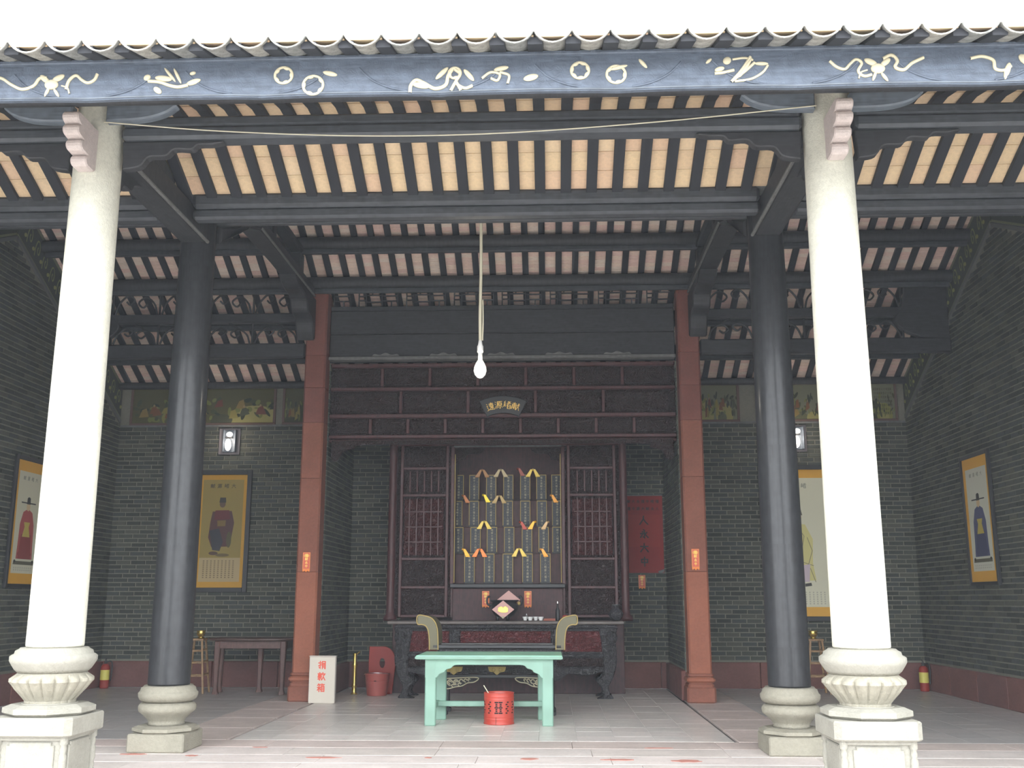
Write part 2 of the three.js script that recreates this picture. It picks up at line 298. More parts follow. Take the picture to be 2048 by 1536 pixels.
{
  const gf = along(extr(band(mainF, -0.062, -0.003), 0.105, { bevel: 0.004 }).translate(0, 0, -0.0525)), gr = along(extr(band([[15.3, 8.05], [19.79, 5.805]], -0.062, -0.003), 0.105, { bevel: 0.004 }).translate(0, 0, -0.0525));
  for (let k = -27; k <= 26; k++) for (const g of [gf, gr]) { const o = shadow(new THREE.Mesh(g, M.rafter)); o.name = 'rafter'; o.position.x = 0.1475 + k * S; mainCeiling.add(o); }
  const tg = bx(0.262, 0.014, 0.13, 0, 0.007, 0, 0.003), list = [];
  for (let k = -27; k <= 27; k++) {
    for (const [d, y, a] of walk([[15.32, 8.04], [19.8, 5.8]], 0.088)) list.push({ p: [0.005 + k * S, y, -d], r: [a + 0.10 + rr(-0.02, 0.02), 0, rr(-0.02, 0.02)], m: Math.floor(rnd() * 4) });
    for (const [d, y, a] of walk(mainF, 0.176)) list.push({ p: [0.005 + k * S, y, -d], r: [a - 0.05, 0, 0], s: [1, 1, 1.6], m: Math.floor(rnd() * 4) });
  }
  const gaps = [[16.3, 16.95], [17.3, 17.75], [18.1, 18.7], [19.1, 19.7]];
  pieces(mainCeiling, 'ceiling_tile', 'far_ceiling_tiles', list, [tg], tanDim, 300, (c) => gaps.some(([a, b]) => -c.p[2] > a && -c.p[2] < b) && (-c.p[2] < 17 || Math.abs(c.p[0]) > 3.2));
}
const roof = setting('roof');
{
  const cover = mat([0.23, 0.23, 0.22], 0.9, { map: stoneMap });
  part('roof_slab', along(extr(band([[7.42, 5.872], ...porchPts.slice(1)], 0.034, 0.16), 16.6, { bevel: 0 }).translate(0, 0, -8.3)), cover, roof);
  part('roof_slab', along(extr([[10.95, 6.19], [15.3, 8.10], [20.7, 5.40], [20.7, 5.53], [15.3, 8.26], [10.95, 6.32]], 16.6, { bevel: 0 }).translate(0, 0, -8.3)), cover, roof);
  // pan tiles along the eave, upturned edges meeting in points
  const r = 0.16, a0 = 1.10, P = []; for (let i = 0; i <= 10; i++) { const t = -a0 + (2 * a0 * i) / 10; P.push([Math.sin(t) * r, r - Math.cos(t) * r]); } for (let i = 10; i >= 0; i--) { const t = -a0 + (2 * a0 * i) / 10; P.push([Math.sin(t) * (r - 0.014), r - Math.cos(t) * (r - 0.014)]); }
  const g = extr(P, 0.62, { bevel: 0.003 }).rotateX(0.32), mats = [[0.34, 0.33, 0.30], [0.42, 0.40, 0.35], [0.30, 0.30, 0.28]].map((c) => mat(c, 0.85, { map: speckMap }));
  for (let k = -28; k <= 28; k++) { const o = shadow(new THREE.Mesh(g, mats[(k + 60) % 3])); o.name = 'pan_tile'; o.position.set(0.025 + k * S, 5.765 + 0.088, -7.545); o.rotation.z = rr(-0.02, 0.02); roof.add(o); }
}

// ---------- setting: brick walls ----------
const brickMats = [[0.066, 0.072, 0.056], [0.052, 0.058, 0.048], [0.084, 0.088, 0.066], [0.060, 0.068, 0.060], [0.042, 0.046, 0.038]].map((c) => mat(c, 0.88, { map: stoneMap, bumpMap: gritBump, bumpScale: 0.002 }));
const brickGeo = (() => {
  const w = 0.137, h = 0.0370, c = 0.005, z0 = -0.01, z1 = 0.013, A = [[-w, -h, z0], [w, -h, z0], [w, h, z0], [-w, h, z0]], B = [[-w + c, -h + c, z1], [w - c, -h + c, z1], [w - c, h - c, z1], [-w + c, h - c, z1]], T = [[B[0], B[1], B[2]], [B[0], B[2], B[3]]];
  for (let i = 0; i < 4; i++) { const j = (i + 1) % 4; T.push([A[i], A[j], B[j]], [A[i], B[j], B[i]]); }
  return tri(T);
})();
const CO = 0.084, BR = 0.284;
// a brick face: u runs along the wall from u0 to u1, place(u, y) gives the point, turn the facing
function bricks(parent, u0, u1, y0, top, place, turn, prefer) {
  const list = []; let row = 0;
  for (let y = y0 + CO / 2; y < 8.2; y += CO, row++) for (let e = u0 - (row % 2 ? BR / 2 : 0) - (row % 3) * 0.017; e < u1 - 0.04; e += BR) {
    const a = Math.max(e, u0), b = Math.min(e + BR, u1), u = (a + b) / 2; if (b - a < 0.05 || y > top(u) - CO / 2) continue;
    const q = place(u, y); list.push({ p: q.map((v, i) => v + (i === 1 ? rr(-0.002, 0.002) : rr(-0.0015, 0.0015))), r: [0, turn, 0], s: [((b - a) / BR) * rr(0.965, 1), rr(0.94, 1), 1], m: Math.floor(rnd() * 5) });
  }
  pieces(parent, 'brick', 'brick_courses', list, [brickGeo], brickMats, 300, prefer);
}
function baseCourse(name, u0, u1, place, turn) {
  const o = setting(name);
  for (let u = u0; u < u1 - 0.05; ) { const L = Math.min(rr(0.8, 1.4), u1 - u); const g = bx(L - 0.008, 0.47, 0.08, 0, 0.236, 0, 0.01).rotateY(turn), p = place(u + L / 2); g.translate(...p); part('stone_block', g, M.baseRed[Math.floor(rnd() * 3)], o); u += L; }
}
const backWall = setting('wall_back');
part('wall_core', bx(16.4, 5.76, 0.3, 0, 2.88, ZB - 0.15, 0), M.mortar, backWall);
bricks(backWall, -XW, XW, 0.5, () => 4.98, (u, y) => [u, y, ZB], 0, (c) => (Math.abs(c.p[0]) > 3.2 && Math.abs(c.p[0]) < 7.6 && !(c.p[0] < -6.2)) || (Math.abs(c.p[0]) > 2.15 && Math.abs(c.p[0]) < 2.9));
baseCourse('baseboard_back', -XW + 0.045, -3.31, (u) => [u, 0, ZB + 0.035], 0);
baseCourse('baseboard_back_right', 3.31, XW - 0.045, (u) => [u, 0, ZB + 0.035], 0);
baseCourse('baseboard_back_middle', -2.96, 2.96, (u) => [u, 0, ZB + 0.035], 0);
const gableTex = canvasTex(1024, 128, (c, w, h) => {
  c.fillStyle = '#3d4238'; c.fillRect(0, 0, w, h); c.strokeStyle = '#7f8355'; c.lineWidth = 5;
  for (let i = 0; i < 16; i++) { const x = i * 64; c.beginPath(); c.moveTo(x, 100); c.bezierCurveTo(x + 12, 10, x + 50, 20, x + 38, 64); c.bezierCurveTo(x + 30, 92, x + 12, 70, x + 28, 54); c.stroke(); c.fillStyle = '#8a8a58'; c.beginPath(); c.ellipse(x + 54, 84, 13, 6, -0.7, 0, 7); c.fill(); }
  c.fillStyle = '#6d6f55'; c.fillRect(0, 0, w, 8); c.fillRect(0, h - 8, w, 8);
});
for (const s of [-1, 1]) {
  const w = setting(s < 0 ? 'wall_left' : 'wall_right'), x = s * XW;
  const prof = [...porchPts.slice(0, 9).map(([d, y]) => [d, y + 0.02]), [10.95, 6.04], [10.97, 6.11], [15.3, 8.07], [19.8, 5.82]];
  part('wall_core', along(extr([[6.98, 0], ...prof, [19.8, 0]], 0.35, { bevel: 0 }).translate(0, 0, s < 0 ? -0.35 : 0)).translate(x, 0, 0), M.mortar, w);
  bricks(w, 9.6, 19.79, 0.5, (u) => roofAt(Math.min(u, 19.8)) - (u > 11 ? 0.755 : 0.25), (u, y) => [x, y, -u], -s * PI / 2, (c) => -c.p[2] > 15 && !(c.p[1] > 5));
  baseCourse(s < 0 ? 'baseboard_left' : 'baseboard_right', 9.6, 19.72, (u) => [x - s * 0.035, 0, -u], PI / 2);
  const pm = new THREE.MeshStandardMaterial({ map: gableTex, roughness: 0.85 });
  for (const [a, b] of [[11.3, 15.28], [15.32, 19.75]]) {
    const g = along(extr([[a, roofAt(a) - 0.72], [b, roofAt(b) - 0.72], [b, roofAt(b) - 0.08], [a, roofAt(a) - 0.08]], 0.02, { bevel: 0.002 })), p = g.attributes.position, uv = g.attributes.uv;
    for (let i = 0; i < p.count; i++) uv.setXY(i, (-p.getZ(i) - a) / (b - a), (p.getY(i) - roofAt(-p.getZ(i)) + 0.72) / 0.64);
    part('painted_band', g.translate(x - s * 0.012 - 0.01, 0, 0), pm, w);
    part('band_moulding', along(extr([[a, roofAt(a) - 0.80], [b, roofAt(b) - 0.80], [b, roofAt(b) - 0.725], [a, roofAt(a) - 0.725]], 0.05, { bevel: 0.006 })).translate(x - s * 0.015 - 0.025, 0, 0), mat([0.10, 0.10, 0.095], 0.7), w);
  }
}
for (const s of [-1, 1]) {                                             // walls of the shrine niche behind the sandstone pillars
  const w = setting(s < 0 ? 'wall_niche_left' : 'wall_niche_right'), x = s * 3.012;
  part('wall_core', bx(0.27, 5.66, 2.36, x + s * 0.135, 2.83, -18.61, 0), M.mortar, w);
  bricks(w, 17.42, 19.78, 0.5, () => 5.6, (u, y) => [x, y, -u], -s * PI / 2, () => true);
  baseCourse(s < 0 ? 'baseboard_niche_left' : 'baseboard_niche_right', 17.42, 19.7, (u) => [x - s * 0.03, 0, -u], PI / 2);
}

// ---------- columns ----------
const CX = 3.41;
function fluted(pts, lobes, seg, amp, x = 0, y = 0, z = 0) {           // lathe whose radius swells in lobes: pts [r, y, lobe depth]
  const P = [], T = [], ring = ([r, h, a]) => Array.from({ length: seg }, (_, i) => { const t = (i / seg) * 2 * PI, k = 1 - a * amp * (1 - Math.pow(Math.abs(Math.cos((t * lobes) / 2)), 0.6)); return [Math.sin(t) * r * k, h, Math.cos(t) * r * k]; });
  const rings = pts.map(ring);
  for (let i = 1; i < rings.length; i++) for (let j = 0; j < seg; j++) { const k = (j + 1) % seg, a = rings[i - 1][j], b = rings[i - 1][k], c = rings[i][k], d = rings[i][j]; T.push([a, b, c], [a, c, d]); }
  for (const [r, up] of [[rings[0], 0], [rings[rings.length - 1], 1]]) for (let j = 0; j < seg; j++) { const k = (j + 1) % seg, c = [0, r[0][1], 0]; T.push(up ? [c, r[j], r[k]] : [c, r[k], r[j]]); }
  return tri(T).translate(x, y, z);
}
const octSlab = (r, y0, y1, lip) => facet(clean(new THREE.CylinderGeometry(r - lip, r, (y1 - y0) * 0.35, 8).toNonIndexed(), false)).rotateY(PI / 8).translate(0, y1 - (y1 - y0) * 0.175, 0);
function octagon(r, y0, y1) {
  const g = [];
  const seg = (ra, rb, a, b) => g.push(facet(clean(new THREE.CylinderGeometry(rb, ra, b - a, 8))).rotateY(PI / 8).translate(0, (a + b) / 2, 0));
  seg(r * 0.86, r, y0, y0 + (y1 - y0) * 0.3); seg(r, r, y0 + (y1 - y0) * 0.3, y0 + (y1 - y0) * 0.72); seg(r, r * 0.82, y0 + (y1 - y0) * 0.72, y1);
  return g;
}
const chamSquare = (h, c) => [[-h, -h + c], [-h + c, -h], [h - c, -h], [h, -h + c], [h, h - c], [h - c, h], [-h + c, h], [-h, h - c]];
function slabY(h, c, y0, y1, bevel = 0.012) { return extr(chamSquare(h, c), y1 - y0, { bevel }).rotateX(-PI / 2).translate(0, y0, 0); }
function frontColumn(label, x) {
  const t = thing('stone_column', label, 'column', [x, 0, -8.9]);
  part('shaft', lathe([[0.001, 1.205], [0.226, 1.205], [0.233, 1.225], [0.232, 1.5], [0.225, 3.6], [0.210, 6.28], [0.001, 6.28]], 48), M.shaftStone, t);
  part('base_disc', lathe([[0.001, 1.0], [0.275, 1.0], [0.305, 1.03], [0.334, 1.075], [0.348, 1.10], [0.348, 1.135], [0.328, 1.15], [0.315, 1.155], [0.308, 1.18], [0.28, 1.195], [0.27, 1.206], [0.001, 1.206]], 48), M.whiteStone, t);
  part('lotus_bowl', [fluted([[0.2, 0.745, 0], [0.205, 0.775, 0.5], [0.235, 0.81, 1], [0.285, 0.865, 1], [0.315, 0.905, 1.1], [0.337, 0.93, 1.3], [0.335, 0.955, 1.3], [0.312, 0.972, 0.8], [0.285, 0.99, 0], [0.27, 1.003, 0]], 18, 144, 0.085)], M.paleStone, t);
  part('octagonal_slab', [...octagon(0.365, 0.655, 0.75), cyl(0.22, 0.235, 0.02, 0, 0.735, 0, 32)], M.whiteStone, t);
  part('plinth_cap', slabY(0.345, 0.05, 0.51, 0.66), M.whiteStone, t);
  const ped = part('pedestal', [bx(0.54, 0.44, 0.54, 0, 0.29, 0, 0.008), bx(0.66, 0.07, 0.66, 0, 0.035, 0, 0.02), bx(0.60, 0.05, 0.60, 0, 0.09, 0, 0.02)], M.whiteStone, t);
  for (let k = 0; k < 4; k++) {                                        // four faces: frame bars and a raised panel with notched corners
    const r = (k * PI) / 2, on = (g) => g.rotateY(r);
    part('face_frame', [on(bx(0.60, 0.035, 0.05, 0, 0.495, 0.272, 0.005)), on(bx(0.60, 0.04, 0.05, 0, 0.13, 0.272, 0.005))], M.whiteStone, ped);
    const n = 0.025, w = 0.2, h0 = 0.165, h1 = 0.465;
    part('panel', on(extr([[-w + n, h0], [w - n, h0], [w - n, h0 + n], [w, h0 + n], [w, h1 - n], [w - n, h1 - n], [w - n, h1], [-w + n, h1], [-w + n, h1 - n], [-w, h1 - n], [-w, h0 + n], [-w + n, h0 + n]], 0.03, { bevel: 0.008 }).translate(0, 0, 0.258)), M.whiteStone, ped);
    part('corner_post', lathe([[0.034, 0.11], [0.034, 0.18], [0.022, 0.19], [0.030, 0.22], [0.022, 0.25], [0.032, 0.27], [0.032, 0.36], [0.022, 0.38], [0.030, 0.41], [0.022, 0.44], [0.034, 0.45], [0.034, 0.515]], 12).translate(0.272 * Math.sin(r + PI / 4) * 1.414, 0, 0.272 * Math.cos(r + PI / 4) * 1.414), M.whiteStone, ped);
  }
  const lobes = [[-0.2, 5.56], [0.03, 5.445]];
  for (const [d, y] of [[0.13, 5.50], [0.24, 5.605], [0.32, 5.715], [0.345, 5.825]]) for (let i = 0; i <= 6; i++) { const q = -1.35 + (2.7 * i) / 6; lobes.push([d + Math.cos(q) * 0.06, y + Math.sin(q) * 0.053]); }
  lobes.push([-0.2, 5.87]);
  part('corbel', along(extr(lobes.map(([d, y]) => [-d, y]), 0.15, { bevel: 0.012 }).translate(0, 0, -0.075)).translate(0, 0, 0.21), M.corbel, t);
  return t;
}
frontColumn('bright white stone column at the left front, on a lotus base and panelled pedestal', -CX);
frontColumn('bright white stone column at the right front, on a lotus base and panelled pedestal', CX);
function blackColumn(label, x) {
  const t = thing('wooden_column', label, 'column', [x, 0, -11.67]);
  part('shaft', lathe([[0.001, 0.68], [0.222, 0.68], [0.226, 0.70], [0.226, 1.6], [0.215, 4.2], [0.202, 6.12], [0.001, 6.12]], 48), M.blackLacquer, t);
  part('base_disc', lathe([[0.001, 0.505], [0.255, 0.505], [0.30, 0.53], [0.316, 0.565], [0.32, 0.60], [0.305, 0.615], [0.30, 0.62], [0.29, 0.655], [0.265, 0.67], [0.26, 0.681], [0.001, 0.681]], 40), M.paleStone, t);
  part('bowl', lathe([[0.001, 0.25], [0.205, 0.25], [0.19, 0.285], [0.205, 0.32], [0.26, 0.375], [0.30, 0.405], [0.306, 0.43], [0.309, 0.455], [0.30, 0.475], [0.285, 0.49], [0.25, 0.506], [0.001, 0.506]], 40), M.paleStone, t);
  part('octagonal_slab', octagon(0.355, 0.185, 0.262), M.paleStone, t);
  part('block', bx(0.62, 0.195, 0.62, 0, 0.0955, 0, 0.014), M.paleStone, t);
  return t;
}
blackColumn('dark lacquered wooden column at left, behind the left white stone column', -CX);
blackColumn('dark lacquered wooden column at right, behind the right white stone column', CX);
function pillar(label, x) {
  const t = thing('sandstone_pillar', label, 'pillar', [x, 0, -17.22]);
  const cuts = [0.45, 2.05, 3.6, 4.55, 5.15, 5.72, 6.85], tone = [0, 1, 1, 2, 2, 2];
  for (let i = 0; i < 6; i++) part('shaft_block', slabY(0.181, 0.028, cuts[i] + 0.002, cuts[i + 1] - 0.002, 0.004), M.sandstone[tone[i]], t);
  part('upper_moulding', slabY(0.205, 0.03, 0.40, 0.452, 0.018), M.sandstone[1], t);
  part('lower_moulding', slabY(0.225, 0.03, 0.315, 0.392, 0.024), M.sandstone[0], t);
  part('neck', slabY(0.185, 0.03, 0.26, 0.41, 0.004), M.sandstone[1], t);
  part('base_block', [slabY(0.205, 0.03, 0.22, 0.30, 0.02), slabY(0.23, 0.03, 0, 0.245, 0.02)], M.sandstone[1], t);
  return t;
}
pillar('square red sandstone pillar at left, beside the white donation box', -3.19);
pillar('square red sandstone pillar at right, near the red wall poster', 3.205);

// ---------- beams ----------
const beamLabel = { };
function beam(name, label, geos, m, at = [0, 0, 0], extra) { const t = thing(name, label, 'beam', at); part('timber', geos, m, t); if (extra) extra(t); return t; }
// along the front columns
for (const [a, b, l] of [[-3.17, 3.17, 'long grey beam between the tops of the two white stone columns'], [-7.69, -3.65, 'grey beam running left from the top of the left white column'], [3.65, 7.69, 'grey beam running right from the top of the right white column']])
  beam('front_beam', l, [bx(b - a, 0.13, 0.2, (a + b) / 2, 5.895, -8.9, 0.03), bx(b - a, 0.11, 0.15, (a + b) / 2, 6.015, -8.9, 0.03)], M.beamGrey, [0, 0, 0], (t) => {
    for (const [x, s] of [[a, 1], [b, -1]]) if (Math.abs(x) < 4) {
      part('scroll_bracket', extr(poly([[0, 5.825], [0.9, 5.825], [0.86, 5.79], [0.72, 5.785], [0.66, 5.74], [0.5, 5.745], [0.42, 5.68], [0.26, 5.67], [0.18, 5.58], [0.02, 5.55]], 40).map(([u, y]) => [x + s * u, y]), 0.1, { bevel: 0.01 }).translate(0, 0, -8.95), M.darkWood, t);
    }
  });
for (const s of [-1, 1]) for (const e of [-1, 1]) {
  const t = thing('boat_bracket', `pale grey boat-shaped bracket on the ${e > 0 ? 'right' : 'left'} side of the ${s < 0 ? 'left' : 'right'} white column top`, 'bracket', [s * CX, 0, -8.74]);
  part('block', extr(poly([[0.0, 6.1], [0.6, 6.1], [0.62, 6.05], [0.5, 5.985], [0.3, 5.945], [0.0, 5.935]], 30).map(([u, y]) => [e * (u + 0.16), y]), 0.11, { bevel: 0.015 }), M.greyBlue, t);
}
// tie beams from the front columns to the dark columns
for (const s of [-1, 1]) {
  const side = s < 0 ? 'left' : 'right';
  const t = thing('tie_beam', `dark tie beam joining the ${side} white column to the ${side} dark column`, 'beam', [s * 3.38, 0, 0]);
  part('timber', bx(0.34, 0.3, 2.3, 0, 5.9, -10.29, 0.035), M.darkWoodV, t);
  part('edge_strip', bx(0.035, 0.035, 2.28, -s * 0.175, 5.755, -10.29, 0.008), M.ledge, t);
  part('upper_timber', along(extr([[9.2, 6.08], [10.5, 6.08], [10.5, 6.14], [9.95, 6.36], [9.4, 6.36], [9.2, 6.3]], 0.2, { bevel: 0.02 }).translate(0, 0, -0.1)), M.darkWoodV, t);
  part('scroll_bracket', along(extr(poly([[9.12, 5.75], [9.12, 5.42], [9.25, 5.47], [9.33, 5.58], [9.5, 5.6], [9.58, 5.69], [9.75, 5.75]], 30), 0.1, { bevel: 0.01 }).translate(0, 0, -0.05)), M.darkWood, t);
}
// the wide beam under the valley gutter
for (const [a, b, l] of [[-3.18, 3.18, 'wide grey-black valley beam across the middle bay above the lamp'], [-7.69, -3.56, 'wide grey-black valley beam across the left side bay'], [3.56, 7.69, 'wide grey-black valley beam across the right side bay']]) {
  const t = thing('valley_beam', l, 'beam', [0, 0, -10.87]);
  part('timber', bx(b - a, 0.18, 0.22, (a + b) / 2, 6.015, 0, 0.04), M.beamGrey, t);
  part('lower_timber', bx(b - a, 0.13, 0.16, (a + b) / 2, 5.865, 0, 0.03), M.beamGrey, t);
}
// purlins
const ORD = { 11.9: 'first', 12.75: 'second', 13.6: 'third', 14.45: 'fourth' };
function purlin(d, label, r = 0.11, board = true, off = 0.065) {
  const y = roofAt(d) - off - r * 1.08, t = thing('purlin', label, 'beam', [0, y, -d]);
  part('log', lathe([[0.001, -7.69], [r, -7.69], [r, 7.69], [0.001, 7.69]], 18).rotateZ(PI / 2), M.darkWood, t);
  if (board) part('under_board', bx(15.3, 0.085, 0.085, 0, -r - 0.035, 0, 0.012), M.beamGrey, t);
}
purlin(8.3, 'round purlin just behind the carved eave board', 0.085, false);
purlin(9.86, 'round purlin under the ridge of the front porch roof', 0.085, false);
for (const d of [11.9, 12.75, 13.6, 14.45]) purlin(d, `${ORD[d]} dark purlin of the front roof slope behind the valley beam`);
purlin(15.3, 'dark ridge purlin at the top of the main hall roof', 0.12, true);
[16.17, 17.02, 17.87, 18.72, 19.62].forEach((d, i) => purlin(d, `${['first', 'second', 'third', 'fourth', 'lowest'][i]} dark purlin of the rear roof slope, counted down from the ridge`, i === 4 ? 0.07 : 0.11, i < 4));
// crescent tie beams from the dark columns to the sandstone pillars, with the small truss over them
for (const s of [-1, 1]) {
  const side = s < 0 ? 'left' : 'right', t = thing('crescent_beam', `dark crescent beam joining the ${side} dark column to the ${side} sandstone pillar`, 'beam', [s * 3.36, 0, 0]);
  part('timber', along(extr([[11.88, 5.9], [12.5, 6.22], [13.1, 6.56], [13.6, 6.70], [15.2, 6.74], [16.85, 6.72], [16.85, 6.9], [13.35, 6.9], [12.9, 6.5], [11.88, 6.12]], 0.32, { bevel: 0.03 }).translate(0, 0, -0.16)), M.darkWoodV, t);
  part('edge_strip', bx(0.03, 0.03, 3.3, -s * 0.165, 6.72, -15.2, 0.006), M.ledge, t);
  part('post', bx(0.2, 0.34, 0.2, 0, 7.09, -14.45, 0.02), M.darkWoodV, t);
  part('post', bx(0.2, 0.34, 0.2, 0, 7.09, -16.17, 0.02), M.darkWoodV, t);
  part('upper_timber', bx(0.22, 0.12, 1.94, 0, 7.32, -15.3, 0.03), M.darkWoodV, t);
  part('scroll_bracket', along(extr(poly([[17.03, 6.72], [17.03, 6.02], [16.9, 6.08], [16.78, 6.28], [16.5, 6.36], [16.35, 6.55], [15.9, 6.60], [15.6, 6.72]], 40), 0.3, { bevel: 0.02 }).translate(0, 0, -0.15)), M.darkWoodV, t);
}
// ---------- openwork above the side bays ----------
function tendril(pts, w, d, m, t) { part('tendril', tube(pts.map(([x, y]) => [x, y, 0]), w, 26, 6), m, t); }
for (const s of [-1, 1]) {
  const side = s < 0 ? 'left' : 'right', x0 = 3.42, x1 = 7.68, t = thing('openwork_screen', `black openwork of scrolling stems under the roof in the ${side} side bay`, 'screen', [0, 0, -17.28]);
  const mid = (s * (x0 + x1)) / 2, L = x1 - x0;
  part('rail', bx(L, 0.15, 0.1, mid, 7.06, 0, 0.015), M.darkWood, t);
  part('rail', bx(L, 0.17, 0.12, mid, 6.45, 0, 0.02), M.darkWood, t);
  part('rail', bx(L, 0.27, 0.12, mid, 5.86, 0, 0.03), M.darkWood, t);
  for (const [yb, yt] of [[6.54, 6.98], [6.0, 6.36]]) for (let k = 0; k < 4; k++) {
    const a = s * (x0 + 0.12 + (k * (L - 0.9)) / 4), u = (s * (L - 0.9)) / 4, h = yt - yb, X = (f) => a + u * f, Y = (f) => yb + h * f;
    tendril([[X(0.05), Y(0)], [X(0.12), Y(0.45)], [X(0.3), Y(0.72)], [X(0.46), Y(0.5)], [X(0.36), Y(0.3)], [X(0.27), Y(0.45)]], 0.018, 0, M.darkWood, t);
    tendril([[X(0.95), Y(0.02)], [X(0.86), Y(0.5)], [X(0.68), Y(0.8)], [X(0.55), Y(0.62)], [X(0.64), Y(0.42)], [X(0.72), Y(0.55)]], 0.018, 0, M.darkWood, t);
    tendril([[X(0.3), Y(0.72)], [X(0.4), Y(0.92)], [X(0.5), Y(1)]], 0.016, 0, M.darkWood, t);
    part('stem', bx(0.03, h, 0.04, X(1), Y(0.5), 0, 0.004), M.darkWood, t);
  }
  // solid carved piece against the side wall
  part('end_board', extr(poly([[7.66, 7.3], [7.05, 7.05], [6.95, 6.75], [6.86, 6.5], [6.75, 6.3], [6.9, 6.12], [7.2, 6.0], [7.66, 5.95]], 30).map(([x, y]) => [s * x, y]), 0.14, { bevel: 0.015 }).translate(0, 0, -0.07), M.darkWood, t);
}
// ---------- woodwork of the middle bay ----------
{
  const t = thing('lattice_transom', 'dark fret lattice below the roof, high above the shrine', 'lattice', [0, 0, -17.3]);
  part('top_rail', bx(5.99, 0.1, 0.08, 0, 6.99, 0, 0.01), M.darkWood, t);
  part('bottom_rail', bx(5.99, 0.08, 0.08, 0, 6.61, 0, 0.01), M.darkWood, t);
  const N = 21, w = 5.9 / N, y0 = 6.65, y1 = 6.94, h = y1 - y0;
  for (let k = 0; k < N; k++) {
    const x = -2.95 + k * w, b = [bx(0.02, h, 0.03, x, y0 + h / 2, 0, 0.002)], f = k % 3;
    if (f === 0) b.push(bx(w, 0.02, 0.03, x + w / 2, y0 + h * 0.36, 0, 0.002), bx(w, 0.02, 0.03, x + w / 2, y0 + h * 0.68, 0, 0.002), bx(0.02, h * 0.36, 0.03, x + w * 0.6, y0 + h * 0.18, 0, 0.002));
    else if (f === 1) b.push(bx(0.02, h, 0.03, x + w * 0.55, y0 + h / 2, 0, 0.002), bx(w * 0.5, 0.02, 0.03, x + w * 0.8, y0 + h * 0.4, 0, 0.002), bx(w * 0.5, 0.02, 0.03, x + w * 0.8, y0 + h * 0.66, 0, 0.002));
    else b.push(bx(w, 0.02, 0.03, x + w / 2, y0 + h * 0.3, 0, 0.002), bx(w, 0.02, 0.03, x + w / 2, y0 + h * 0.74, 0, 0.002), bx(0.02, h * 0.3, 0.03, x + w * 0.4, y0 + h * 0.86, 0, 0.002));
    part('fret', b, M.darkWood, t);
  }
}
{
  const t = thing('lintel_board', 'broad plain black lintel board spanning between the sandstone pillars', 'beam', [0, 0, -17.3]);
  part('board', bx(5.99, 0.42, 0.1, 0, 6.355, 0, 0.012), M.darkWood, t);
  part('board', bx(5.99, 0.41, 0.1, 0, 5.935, 0, 0.012), M.darkWood, t);
  part('ledge', bx(5.99, 0.06, 0.2, 0, 5.695, 0.04, 0.012), M.ledge, t);
  for (let k = 0; k < 5; k++) part('carving', extr(poly([[-0.24, 5.73], [-0.2, 5.77], [-0.1, 5.755], [0, 5.79], [0.1, 5.755], [0.2, 5.77], [0.24, 5.73]], 24).map(([x, y]) => [x - 2 + k, y]), 0.03, { bevel: 0.005 }).translate(0, 0, 0.09), M.ledge, t);
}
{
  const t = thing('carved_canopy', 'dark red carved canopy screen above the shrine, behind the fan plaque', 'canopy', [0, 0, -17.5]);
  const rail = (y, h, dz = 0.03) => part('rail', bx(5.99, h, 0.1, 0, y, dz, 0.012), M.redWood, t);
  part('back_board', bx(5.99, 1.4, 0.05, 0, 4.97, -0.04, 0), M.carved, t);
  rail(5.62, 0.07); rail(5.2, 0.06); rail(4.72, 0.07, 0.04); rail(4.36, 0.06); rail(4.29, 0.05, 0);
  for (const [y0, y1, n] of [[5.25, 5.57, 7], [4.77, 5.16, 5], [4.41, 4.67, 9]]) for (let k = 0; k < n; k++) {
    const w = 5.86 / n, x = -2.93 + (k + 0.5) * w;
    part('panel', bx(w - 0.1, y1 - y0 - 0.06, 0.05, x, (y0 + y1) / 2, 0.02, 0.015), M.carved, t);
    if (k) part('divider', bx(0.055, y1 - y0, 0.07, x - w / 2, (y0 + y1) / 2, 0.025, 0.008), M.redWood, t);
  }
  part('pendant_edge', extr(poly([[-2.94, 4.3], [-2.94, 3.98], [-2.82, 3.96], [-2.74, 4.1], [-2.55, 4.16], [-2.4, 4.22], [-1, 4.23], [0, 4.22], [1, 4.23], [2.4, 4.22], [2.55, 4.16], [2.74, 4.1], [2.82, 3.96], [2.94, 3.98], [2.94, 4.3]], 120), 0.06, { bevel: 0.01 }), M.carved, t);
}
// fan plaque
{
  const t = thing('fan_plaque', 'dark fan-shaped plaque with four gold characters above the shrine', 'plaque', [0.03, 4.9, -17.36]);
  const fan = []; const R0 = 0.62, R1 = 0.92, cy = -0.78; for (let i = 0; i <= 16; i++) { const a = -0.46 + (0.92 * i) / 16; fan.push([Math.sin(a) * R1, cy + Math.cos(a) * R1]); } for (let i = 16; i >= 0; i--) { const a = -0.46 + (0.92 * i) / 16; fan.push([Math.sin(a) * R0, cy + Math.cos(a) * R0]); }
  part('board', extr(fan, 0.04, { bevel: 0.008 }), M.black, t);
  ['yuan', 'yuan2', 'xu', 'xian'].forEach((n, i) => {
    const a = -0.29 + i * 0.193, r = 0.765, s = 0.145, g = [];
    for (const st of strokesOf(n)) for (let j = 1; j < st.length; j++) { const [p, q] = [st[j - 1], st[j]].map(([x, y]) => [(x - 50) * s / 100, (50 - y) * s / 100, 0.044]); g.push(bar(p, q, 0.013, 0.008, 0)); }
    part('character', mergeGeometries(g).rotateZ(-a).translate(Math.sin(a) * r, cy + Math.cos(a) * r, 0), M.gold, t);
  });
}
